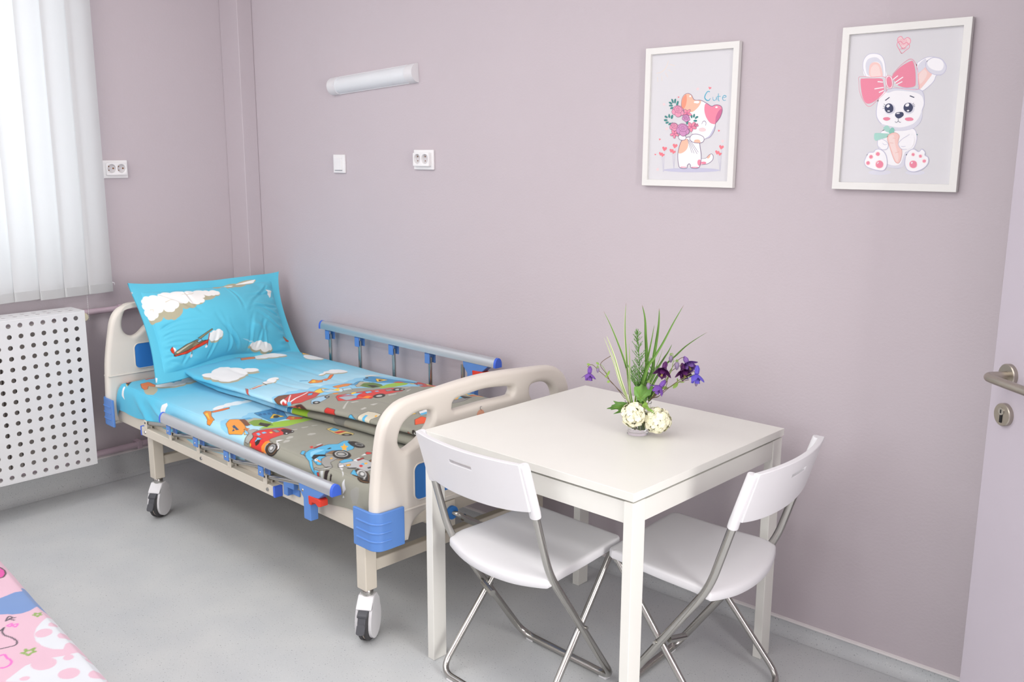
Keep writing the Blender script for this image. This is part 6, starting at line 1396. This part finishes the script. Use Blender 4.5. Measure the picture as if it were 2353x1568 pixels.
# ------------------------------------------------------------ second bed, near the camera on the left
def second_bed():
    a=math.radians(-5.5); loc=Vector((1.428,-1.802,0)); e1=Vector((math.cos(a),math.sin(a),0)); e2=Vector((math.sin(a),-math.cos(a),0))
    t=thing('hospital_bed','second bed at the lower left corner, covered in pink','bed',loc,a)
    # local x along the bed, local y negative = away from the wall side
    U0,U1,D=-1.15,.92,.86
    for y0,y1 in ((-.05,-.02),(-D+.02,-D+.05)): frame_box('side_beam',U0+.02,U1-.02,y0,y1,.366,.445,parent=t)
    for x in (U0+.03,U1-.07): frame_box('end_beam',x,x+.04,-D+.05,-.05,.366,.44,parent=t)
    frame_box('deck_panel',U0+.07,U1-.07,-D+.05,-.05,.42,.44,parent=t)
    for x in (U0+.25,U1-.30):
        for y in (-.07,-D+.03): 
            lg=frame_box('leg',x,x+.045,y,y+.045,.12,.368,parent=t)
            MB().lathe([(0,-.016),(.058,-.016),(.0605,0),(.058,.016),(0,.016)],(x+.022,y+.022,.0605),28,mt=Matrix.Rotation(PI/2,4,'X')).build('wheel',M_rubber,t)
    m2=thing('mattress','mattress of the second bed, under the pink spotted sheet','mattress',loc,a)
    MB().box(U0+.02,U1-.02,-D+.02,-.02,.446,.54).build('mattress_core',MATS['mattress_white'],m2,bevel=.025,seg=4)
    c=Canvas(-1.2,1.0,-.12,1.0,1100); c.a[:]=lin('C5A3B1'); c.art(ART_PINK)
    c.art(ART_PINK,flip=lambda p,q:(p-.75,q+.1)); c.art(ART_PINK,flip=lambda p,q:(p+.1,q+.55)); c.blur()
    path=[(.0,.43),(-.004,.48),(-.002,.525),(.010,.546),(.04,.553),(.2,.556),(.45,.557),(.7,.556),(.82,.553),(.85,.545),(.862,.52),(.863,.48),(.86,.43)]
    n=480; v,z,s=path_grid(path,n); m=1100; u=np.linspace(U0,U1,m)
    V,U=np.meshgrid(v,u); Z,_=np.meshgrid(z,u); Sg,_=np.meshgrid(s,u); i=np.argmin(np.abs(v[:n//2]-.04)); SS=Sg-s[i]+.04
    e=np.clip((np.abs(U-(U0+U1)/2)-(U1-U0)/2+.05)/.05,0,1)
    Z=Z-.10*e**3+noise(U,V,41,((2,.002),(5,.0015),(12,.0006)))
    X=np.stack([U,-V,Z],-1)
    o=gridmesh('fitted_sheet',X,M_fabric,None,c.sample(U,SS)); o.location=loc; o.rotation_euler=(0,0,a)
    tag(o,'pink bed sheet with white spotted shapes, blue band and star outlines','bed sheet')
second_bed()

# ------------------------------------------------------------ table
TAB=thing('dining_table','square white laminate table standing against the lilac wall, vase on top','table',(2.5868,-.8029,0),math.radians(-1.56))
# local: +x right (towards camera side corner at 0), table spans x -0.75..0, y 0..0.75
TZ=.724
def tb(nm,x0,x1,y0,y1,z0,z1,bv=.001,par=None):
    cx,cy,cz=(x0+x1)/2,(y0+y1)/2,(z0+z1)/2
    return MB().box(x0-cx,x1-cx,y0-cy,y1-cy,z0-cz,z1-cz).build(nm,M_white,par or TAB,bevel=bv,loc=(cx,cy,cz))
tb('tabletop',-.75,0,0,.75,TZ-.022,TZ)
LX,LY=.028,.052
for x in (-.747,-LX-.003):
    for y in (.003,.747-LY): tb('leg',x,x+LX,y,y+LY,0,TZ-.027,.002)
tb('apron',-.747+LX,-.003-LX,.008,.026,TZ-.085,TZ-.030); tb('apron',-.747+LX,-.003-LX,.724,.742,TZ-.085,TZ-.030)
tb('apron',-.742,-.726,.003+LY,.747-LY,TZ-.085,TZ-.030); tb('apron',-.024,-.006,.003+LY,.747-LY,TZ-.085,TZ-.030)
tb('support_frame',-.70,-.05,.05,.70,TZ-.030,TZ-.0225,.0)

# ------------------------------------------------------------ folding chairs
def folding_chair(loc,rot,label):
    t=thing('folding_chair',label,'chair',loc,rot,'white folding chairs')
    # backrest: curved moulded panel with end sleeves
    n,mz=41,17; H=.205; 
    def P(s,h,d):
        # s -1..1 across, h 0 (bottom)..1 (top), d = offset along thickness
        x=.201*s; zt=.766; bow=-.029*(1-s*s)
        zb=.628+.012*(1-abs(s)**3)*-1+ .004
        z=zb+(zt-zb)*h; y=-.249+(zt-z)*.30+bow
        return Vector((x,y-d,z))
    m=MB(); N=40; R=9
    sl=lambda s,h: abs(s)<.21 and .72<h<.86
    def grid(d,flip):
        o=len(m.v); vs=[]; hs=[0,.12,.3,.45,.58,.665,.725,.92,1.0]
        ss=[-1,-.9,-.8,-.7,-.6,-.5,-.4,-.3,-.21,-.1,0,.1,.21,.3,.4,.5,.6,.7,.8,.9,1]
        for h in hs:
            for s in ss: vs.append(P(s,h,d))
        fs=[];W=len(ss)
        for i in range(len(hs)-1):
            for j in range(W-1):
                if hs[i]==.665 and -.21<=ss[j] and ss[j+1]<=.21: continue
                fs.append((i*W+j,i*W+j+1,(i+1)*W+j+1,(i+1)*W+j))
        m.add(vs,fs); return o,W,len(hs)
    o1,W,Hn=grid(0,0); o2,_,_=grid(.017,1)
    def wall(idx):
        for a,b in zip(idx[:-1],idx[1:]): m.f.append((o1+a,o1+b,o2+b,o2+a)); m.m.append(0)
    wall([j for j in range(W)]); wall([(Hn-1)*W+j for j in range(W)]); wall([i*W for i in range(Hn)]); wall([i*W+W-1 for i in range(Hn)])
    # slot rim
    lo,hi=8,12
    wall([5*W+j for j in range(lo,hi+1)]); wall([6*W+j for j in range(lo,hi+1)]); wall([5*W+lo,6*W+lo]); wall([5*W+hi,6*W+hi])
    br=m.build('backrest',M_wplas,t,smooth=50,bevel=.003)
    for s in (-1,1):
        MB().tube([(s*.199,-.247,.762),(s*.199,-.2455,.755),(s*.1985,-.205,.628),(s*.1985,-.201,.612)],[.013,.0175,.0175,.0165],18,r2=.0135,side=(0,1,0)).build('post_sleeve',M_wplas,br,bevel=.002)
    # rear frame: posts down to the front floor bar
    pts=[]
    L=[(-.1985,-.235,.73),(-.1985,-.197,.60),(-.199,-.147,.435),(-.186,.146,.0135)]
    Rr=[(-x,y,z) for x,y,z in L[::-1]]
    path=fillet(L+Rr,.055,7)
    MB().tube(path,.0092,14,r2=.0112,side=(0,.89,.45)).build('back_frame',M_chrome,t)
    # front frame: from under the seat front to the rear floor bar
    L=[(-.172,.150,.425),(-.174,.12,.385),(-.198,-.186,.0115)]
    path=fillet(L+[(-x,y,z) for x,y,z in L[::-1]],.05,7)
    MB().tube(path,.0095,14).build('front_frame',M_chrome,t)
    for s in (-1,1):
        MB().cyl((s*.176,.003,.233),(s*.205,.003,.233),.0045,12).build('pivot_rivet',M_chrome,t)
        MB().box(s*.15-.014,s*.15+.014,.138,.160,-.0,.008).build('floor_glide',M_wplas,t,bevel=.002)
        MB().box(s*.15-.014,s*.15+.014,-.196,-.176,-.0,.006).build('floor_glide',M_wplas,t,bevel=.002)
    MB().tube([(-.182,-.03,.245),(-.125,-.045,.236)],.0095,16).build('lock_rod',M_chrome,t)
    MB().tube([(-.18,.145,.418),(.18,.145,.418)],.008,12).build('seat_rod',M_chrome,t)
    # seat
    out=[]
    K=[(-.198,-.125),(-.197,-.143),(-.184,-.155),(-.10,-.178),(0,-.186),(.10,-.178),(.184,-.155),(.197,-.143),(.198,-.125),(.192,-.02),(.183,.14),(.181,.161),(.172,.172),(.15,.175),(0,.176),(-.15,.175),(-.172,.172),(-.181,.161),(-.183,.14),(-.192,-.02)]
    K=[(v.x,v.y) for v in spline(K,4,True)]; n=len(K); vs=[];fs=[]
    def ztop(x,y):
        z=.432+.05*(y+.15)*.9
        z-=.012*math.exp(-((y-.0)/.10)**2)*math.exp(-(x/.15)**2); z-=.022*max(0,(-.10-y)/.086)**1.6
        return z
    rings=[(.0,0),(.25,0),(.5,0),(.7,0),(.84,0),(.93,.0002),(.975,-.0006),(.993,-.003),(1.0,-.007),(1.002,-.022),(.99,-.025),(.95,-.021),(.5,-.022)]
    for k,(f,dz_) in enumerate(rings):
        for (x,y) in K: vs.append((x*f,y*f-.002*(1-f),ztop(x*f,y*f)+dz_))
    for k in range(len(rings)-1):
        for i in range(n): fs.append((k*n+i,k*n+(i+1)%n,(k+1)*n+(i+1)%n,(k+1)*n+i))
    fs.append(tuple((len(rings)-1)*n+i for i in range(n)))
    MB().add(vs,fs).build('seat',M_wplas,t,smooth=70,weld=True)
    return t
folding_chair((2.1464,-.6452,0),-.0663,'white folding chair on the bed side of the table, its back toward the camera')
folding_chair((2.5258,-.3941,0),1.6055,'white folding chair at the right-hand side of the table, nearest the door')

# ------------------------------------------------------------ vase and flowers
V0=Vector((2.318,-.392,TZ)); RT=Vector((.829,.559,0)); FW=Vector((-.559,.829,0)); K_=.0002874
def at(x,y,d=0):
    # bouquet drawing units -> world, d = depth in metres towards the wall
    return V0+RT*((x-697)*K_)+Vector((0,0,1))*((1385-y)*K_/.955)+FW*d
vase=thing('glass_vase','short clear glass tumbler vase holding the flowers on the white table','vase',V0)
prof=[(0,.0005),(.0285,.0005),(.0295,.004),(.0305,.03),(.0345,.07),(.0385,.096),(.0370,.0965),(.0330,.07),(.0290,.032),(.0275,.0095),(0,.0085)]
MB().lathe(prof,n=56).build('vase_glass',M_glass,vase)
MB().lathe([(0,.0092),(.0268,.0098),(.0284,.032),(.0310,.058),(0,.058)],n=48).build('water',glass_mat('water',(.97,1,.98),0,1.33),vase)

def petal(m,base,d,up,ln,w,curl=0,n=5,mi=0,tip=.15):
    d=d.normalized(); s=d.cross(up).normalized(); u=s.cross(d).normalized(); vs=[]
    for k in range(n+1):
        t=k/n; ww=w*math.sin(PI*min(1,t*.92+.06))**.8 if t<1 else w*tip
        c=base+d*(ln*t)+u*(curl*ln*t*t)
        vs+=[c-s*ww/2+u*ww*.12,c,c+s*ww/2+u*ww*.12]
    fs=[]
    for k in range(n):
        for j in (0,1): fs.append((3*k+j,3*k+j+1,3*k+4+j,3*k+3+j))
    m.add(vs,fs,mi)
def ball(cx,cy,d,r,label):
    o=at(cx,cy,d); m=MB(); rr=random.Random(int(cx))
    N=78
    for i in range(N):
        z=1-2*(i+.5)/N; a=i*2.39996; q=math.sqrt(1-z*z); nrm=Vector((q*math.cos(a),q*math.sin(a),z))
        c=nrm*r*(.78+.22*rr.random()); up_=nrm; t=nrm.orthogonal().normalized(); t2=nrm.cross(t); off=rr.random()*PI; np_=rr.choice((4,5,5))
        for k in range(np_):
            g=off+2*PI*k/np_; dd=t*math.cos(g)+t2*math.sin(g)+nrm*(.15+.35*rr.random()); petal(m,c,dd,up_,r*.29,r*.33,-.35+.3*rr.random(),4,0,.5)
    t=thing('snowball_flower',label,'flower',o,0,'cream snowball blooms')
    m.build('petals',M_cream2,t,smooth=180)
    MB().lathe([(0,-r*.66)]+[(r*.66*math.cos(b),r*.66*math.sin(b)) for b in [-1.2,-.7,-.2,.3,.8,1.3]]+[(0,r*.66)],n=18).build('flower_core',mat('core_green_cream','CFD39C',.7),t)
    end=Vector((V0.x+(-.006 if cx<700 else .008),V0.y,TZ+.014))-o
    mid=Vector((V0.x,V0.y,TZ+.115))-o if cx>700 else Vector((V0.x-.01,V0.y,TZ+.11))-o
    MB().tube(spline([Vector((0,0,0)),mid,mid*.5+end*.5,end],6),.0018,8).build('stem',M_green2,t)
ball(655,1162,-.040,.0345,'cream snowball bloom in front of the vase, the left one of two')
ball(885,1225,-.022,.0375,'cream snowball bloom hanging low over the right side of the vase')

def blade(pts,w,label,white=.35,depth=0,bd=.0):
    # long arching variegated leaf, cross-section slightly folded
    P=[at(x,y,depth*(1 - (1085-y)/1100*0)) for x,y in pts]; P=[p+FW*(bd*k/(len(P)-1)) for k,p in enumerate(P)]
    base=Vector((V0.x+(pts[-1][0]-697)*K_*.25,V0.y+.004,TZ+.015)); P=spline(P+[at(650+(pts[-1][0]-650)*.4,1075,0),base],6)[::-1]
    w*=1.25; n=len(P); vs=[];cols=[]; g=lin('4F8030'); g2=lin('86AE4E'); wh=lin('DDE0B8')
    for k,p in enumerate(P):
        t=k/(n-1); d=(P[min(k+1,n-1)]-P[max(k-1,0)]).normalized(); s=(RT*.92+FW*.4); s=(s-d*s.dot(d)).normalized(); u=s.cross(d)
        ww=w*(math.sin(PI*min(1,.25+t*.75))**.75)*(1 if t<.98 else .3) if t<.999 else .0002
        for f,cc in ((-.5,wh if white>.3 else g2),(-.28,wh if white>.5 else g),(-.04,g),(.06,g2),(.3,wh if white>.7 else g),(.5,wh if white>.3 else g2)):
            vs.append(p+s*ww*f+u*abs(f)*ww*.35); cols.append(cc if t<.93 else lin('9A7F6A') if t>.97 else cc)
    X=np.array([tuple(v) for v in vs]).reshape(n,6,3); C_=np.array(cols).reshape(n,6,3)
    o=gridmesh('grass_blade',X-np.array(V0),M_blade,None,C_); o.location=V0; tag(o,label,'leaf','long striped grass blades')
for pts,w,wh,dp,bd,lb in [
 ([(330,210),(398,340),(470,500),(545,690),(590,850)],.0055,.4,.01,.02,'striped grass blade leaning furthest left, tip high above the violet bloom'),
 ([(548,120),(542,260),(545,420),(560,600),(578,800)],.0055,.6,.0,.03,'tallest upright striped grass blade left of the feathery fern'),
 ([(365,430),(410,530),(460,660),(520,850)],.0060,.8,-.01,-.01,'pale striped grass blade bending to the left, inner of the low pair'),
 ([(340,440),(395,560),(455,700),(510,860)],.0035,.9,-.015,-.02,'thin cream grass blade, outermost of the low left pair'),
 ([(590,500),(598,640),(602,800),(610,940)],.0050,.6,-.01,0,'short striped grass blade just left of the feathery fern'),
 ([(703,140),(735,270),(748,450),(762,640),(760,850)],.0085,.2,.01,.03,'broad green grass blade rising right behind the feathery fern'),
 ([(870,170),(872,300),(858,460),(835,640),(820,800)],.0085,.25,.015,.02,'broad light green grass blade right of centre'),
 ([(828,320),(808,460),(785,590),(755,760)],.0050,.3,.0,.01,'shorter green grass blade between the two broad ones'),
 ([(1105,120),(1010,290),(920,470),(840,610),(770,730)],.0065,.15,-.005,-.02,'long green grass blade sweeping up to the right'),
 ([(1345,388),(1240,465),(1140,550),(1060,640),(920,800)],.0060,.2,.02,.05,'grass blade arching furthest right over the purple flowers'),
 ([(1008,515),(975,590),(935,660),(860,800)],.0060,.25,.02,.02,'short green grass blade just behind the dark purple columbine'),
 ([(915,550),(885,650),(840,760),(780,880)],.0030,.5,-.01,0,'very thin grass blade below the sweeping right blade')]: blade(pts,w,lb,wh,dp,bd)

# feathery fern sprig
def fern():
    m=MB(); rr=random.Random(3); base=at(680,1060,.0); P=spline([at(672,385,.01),at(672,470,.01),at(690,650,.005),at(700,850,0),at(690,1000,0),Vector((V0.x-.002,V0.y+.008,TZ+.015))],8)
    o=V0; m.tube([p-o for p in P],.0011,6)
    def side(p,d,L):
        q=[p+d*L*t+Vector((0,0,1))*L*.25*t*t for t in (0,.35,.7,1)]
        m.tube([v-o for v in q],.0005,4)
        for k in range(int(L/.0011)):
            t=rr.random()*.9+.1; c=p+d*L*t+Vector((0,0,1))*L*.25*t*t
            dd=Vector((rr.uniform(-1,1),rr.uniform(-1,1),rr.uniform(-.2,1)))+d*.8; dd.normalize(); ln=.0045+.003*rr.random()
            w=dd.orthogonal().normalized()*.00045; e=c+dd*ln
            m.add([c-w-o,c+w-o,e-o],[(0,1,2)])
    n=len(P)
    for k in range(3,int(n*.78)):
        t=k/n; L=.006+.030*min(1,t*1.5)
        for s in range(3):
            a=rr.random()*2*PI; d=(RT*math.cos(a)+FW*math.sin(a)+Vector((0,0,.75))).normalized(); side(P[k],d,L*(.7+.5*rr.random()))
    for x,y in ((785,690),(850,760),(610,760),(760,780)):
        Q=spline([at(x,y,rr.uniform(-.01,.02)),at((x+690)/2,(y+930)/2+10),at(690,960)],5); m.tube([p-o for p in Q],.0006,5)
        for p in Q[:-2]:
            for s in range(3):
                a=rr.random()*2*PI; side(p,(RT*math.cos(a)+FW*math.sin(a)+Vector((0,0,.8))).normalized(),.014)
    f=m.build('fern_sprig',mat('fern_green','5F9438',.6,var=.3,vscale=60),None,smooth=180); f.location=V0
    tag(f,'feathery green asparagus fern sprig in the middle of the bouquet','fern')
fern()

def leaf_shape(pts,c,tilt,label,m_=M_green,fold=.12,d=0,bump=.002):
    # lobed leaf from outline in drawing units, given relief along the depth axis
    out=spline([(x,y) for x,y in pts],4,True); cc=at(c[0],c[1],d); n=len(out); R=6; vs=[cc+FW*bump]; fs=[]
    for r in range(1,R+1):
        for v in out:
            p=at(c[0]+(v.x-c[0])*r/R,c[1]+(v.y-c[1])*r/R,d)
            rad=math.hypot(v.x-c[0],v.y-c[1])*K_*r/R; ang=math.atan2(v.y-c[1],v.x-c[0])
            p=p+FW*(tilt*((v.x-c[0])*K_)*r/R+fold*rad*abs(math.sin(2*ang))+.08*rad*math.sin(5*ang)); vs.append(p)
    for i in range(n): fs.append((0,1+i,1+(i+1)%n))
    for r in range(R-1):
        for i in range(n): fs.append((1+r*n+i,1+r*n+(i+1)%n,1+(r+1)*n+(i+1)%n,1+(r+1)*n+i))
    t=thing('leaf',label,'leaf',V0,0,'broad lobed leaves')
    MB().add([v-V0 for v in vs],fs).build('leaf_blade',m_,t,smooth=180)
    v_=MB()
    for k in range(0,n,max(1,n//5)): v_.tube([cc-V0-FW*.0006,vs[1+(R-1)*n+k]*.7+cc*.3-V0-FW*.0012],.00045,5)
    v_.tube([cc-V0,at(c[0]*.5+690*.5,(c[1]+1070)/2,d*.5)-V0,Vector((.002,.004,.10)),Vector((.0,.003,.015))],.0011,6); v_.build('leaf_veins',M_green2,t)
leaf_shape([(585,1060),(540,1050),(500,1048),(452,1036),(470,1062),(440,1075),(430,1092),(388,1110),(430,1118),(432,1128),(480,1122),(505,1130),(490,1145),(455,1168),(520,1155),(560,1140),(600,1100)],(575,1095),.3,'jagged green leaf sticking out left with insect holes',d=-.028)
leaf_shape([(700,900),(720,880),(745,895),(790,920),(820,900),(835,935),(820,960),(815,985),(780,1000),(750,1030),(722,1058),(700,1040),(680,1030),(675,1000),(655,985),(652,950),(655,910)],(715,1020),.2,'broad light green lobed leaf standing over the left cream bloom',mat('leaf_mid','6FA048',.5,var=.2,vscale=60),d=-.018)
leaf_shape([(800,960),(840,930),(870,925),(890,960),(900,985),(870,1010),(840,1040),(800,1075),(790,1030)],(815,1050),.1,'dark green leaf behind the vase rim on the right',mat('leaf_dark','3C5A26',.6,var=.2,vscale=60),d=.012)
leaf_shape([(740,1050),(775,1030),(790,1060),(800,1085),(850,1120),(858,1158),(820,1120),(790,1112),(760,1085),(735,1075)],(770,1070),.1,'small curled leaf between the two cream blooms',mat('leaf_yellowgreen','7FA540',.5,var=.2,vscale=60),d=-.045)

def entry(x):
    return V0+RT*max(-.031,min(.030,(x-697)*K_))+Vector((0,0,.0975))
def columbine(x,y,d,s,m1,m2,face,label,stem):
    s*=1.5
    o=at(x,y,d); t=thing('columbine_flower',label,'flower',o,0,'purple columbine blooms'); f=Vector(face).normalized(); a=f.orthogonal().normalized(); b=f.cross(a)
    m=MB()
    for k in range(5):
        g=2*PI*k/5+.3; r=a*math.cos(g)+b*math.sin(g); petal(m,-f*.002,r*1.0+f*.45,f,.018*s,.0095*s,.25,6,0,.08)
    m.build('sepals',m1,t,smooth=180)
    m=MB()
    for k in range(5):
        g=2*PI*(k+.5)/5+.3; r=a*math.cos(g)+b*math.sin(g); petal(m,r*.003,f*1.0+r*.28,r,.014*s,.0105*s,.0,5,0,.6); 
        p=[-f*.001+r*.003,-f*.008*s+r*.004,-f*.012*s+r*.001,-f*.0115*s-r*.003]; m.tube(spline(p,4),[.0019*s]*5+[.0012*s]*4+[.0006*s]*4,7)
    m.build('inner_petals',m2,t,smooth=180)
    m=MB()
    for k in range(7): g=k*.9; m.tube([Vector((0,0,0)),f*.014*s+(a*math.cos(g)+b*math.sin(g))*.0025],.0004,5)
    m.build('stamens',mat('stamen_yellow','E6D36A',.6),t)
    P=[at(*q)-o if len(q)==3 else at(q[0],q[1],d)-o for q in stem]
    MB().tube(spline([-f*.010*s]+P+[entry(stem[-1][0])-o,Vector((V0.x-.004,V0.y-.004,TZ+.015))-o],6),.0009,7).build('stem',M_stem,t)
def bud(x,y,d,s,label,stem):
    s*=.72
    o=at(x,y,d); t=thing('columbine_bud',label,'flower bud',o,0,'columbine buds')
    MB().lathe([(0,-.011*s),(.003*s,-.008*s),(.0055*s,-.001*s),(.0052*s,.004*s),(.003*s,.008*s),(0,.010*s)],n=10).build('closed_petals',M_bud,t)
    m=MB()
    for k in range(5): g=2*PI*k/5; m.tube([Vector((.002*math.cos(g),.002*math.sin(g),.006*s)),Vector((.0035*math.cos(g),.0035*math.sin(g),.011*s)),Vector((.0015*math.cos(g),.0015*math.sin(g),.0145*s))],.0008,6)
    m.build('spurs',M_green2,t)
    P=[at(q[0],q[1],d)-o for q in stem]; MB().tube(spline([Vector((0,0,.010*s))]+P,6),.0007,6).build('stem',M_green2,t)
LS=[(245,722),(305,775),(410,860),(490,945),(560,1030)]
columbine(208,800,-.01,1.05,M_viol,M_viol,(.1,-.25,-1),'violet columbine bloom drooping at the far left',[(190,735),(215,718)]+LS)
bud(290,765,-.01,1.1,'closed columbine bud next to the left violet bloom',[(290,715),(330,720),(375,790),(410,860)])
columbine(932,715,-.03,1.25,M_dviol,M_dviol,(.2,-.75,-.7),'dark purple columbine with yellow centre facing the camera',[(965,740),(985,780),(940,880),(860,980)])
columbine(1125,745,.0,1.25,M_dviol,M_dviol,(.5,-.5,-.6),'dark purple columbine in the middle of the right cluster',[(1100,700),(1010,760),(960,850),(880,970)])
columbine(1165,690,.02,1.35,M_viol,mat('mauve_petal','8E6BB4',.6,var=.2,vscale=90),(.6,-.4,-.45),'light violet columbine at the top of the right cluster',[(1110,640),(1060,680),(1000,770),(900,950)])
columbine(1250,765,-.02,1.3,M_bviol,M_bviol,(.05,-.2,-1),'blue-violet columbine bloom furthest right',[(1240,735),(1200,750),(1130,795),(1000,895),(900,985)])
columbine(905,880,-.035,1.15,M_viol,M_viol,(-.5,-.3,-.8),'violet columbine drooping low above the right cream bloom',[(955,835),(970,830),(950,900),(890,980)])
bud(1000,640,.0,1.5,'upright greyish columbine bud at the top right',[(1000,590),(1020,600),(1010,740),(900,950)])
bud(1058,690,-.02,1.7,'fat pale green columbine bud between the purple blooms',[(1058,640),(1020,660),(1000,760),(890,960)])
bud(1250,850,-.02,1.3,'drooping green-tipped bud under the blue-violet bloom',[(1250,800),(1235,770),(1150,800),(1000,900)])
bud(790,880,-.035,1.5,'pale bud just above the broad lobed leaf',[(790,850),(830,850),(860,900),(830,980)])
def twig(pts,leaves,label):
    o=V0; m=MB(); P=spline([at(x,y,d) for x,y,d in pts]+[entry(pts[-1][0]),Vector((V0.x-.002,V0.y+.004,TZ+.015))],6); m.tube([p-o for p in P],.0009,7)
    t=thing('leafy_stem',label,'stem',V0,0,'thin leafy stems'); m.build('stem',M_stem,t)
    for x,y,dx,dy,w in leaves:
        q=MB(); petal(q,at(x,y,-.012)-o,(RT*dx-Vector((0,0,dy))).normalized(),-FW,math.hypot(dx,dy)*K_,w*K_,.15,6); q.build('leaflet',M_green2,t,smooth=180)
twig([(1180,820,-.02),(1080,850,-.02),(990,905,-.015),(910,965,-.005)],[(1075,855,-45,60,40),(1080,850,60,0,14),(1075,850,-8,-40,14)],'thin stem with small leaves reaching right below the blue-violet bloom')
twig([(420,620,-.01),(315,705,-.01),(375,800,-.01),(415,870,-.01),(480,935,-.005)],[(385,815,22,-55,22),(380,810,-15,25,18),(410,865,-25,15,26),(300,705,-30,-15,22),(215,715,-35,-8,22),(975,905,-60,15,30)],'thin left stem with tiny leaves beside the violet bloom')
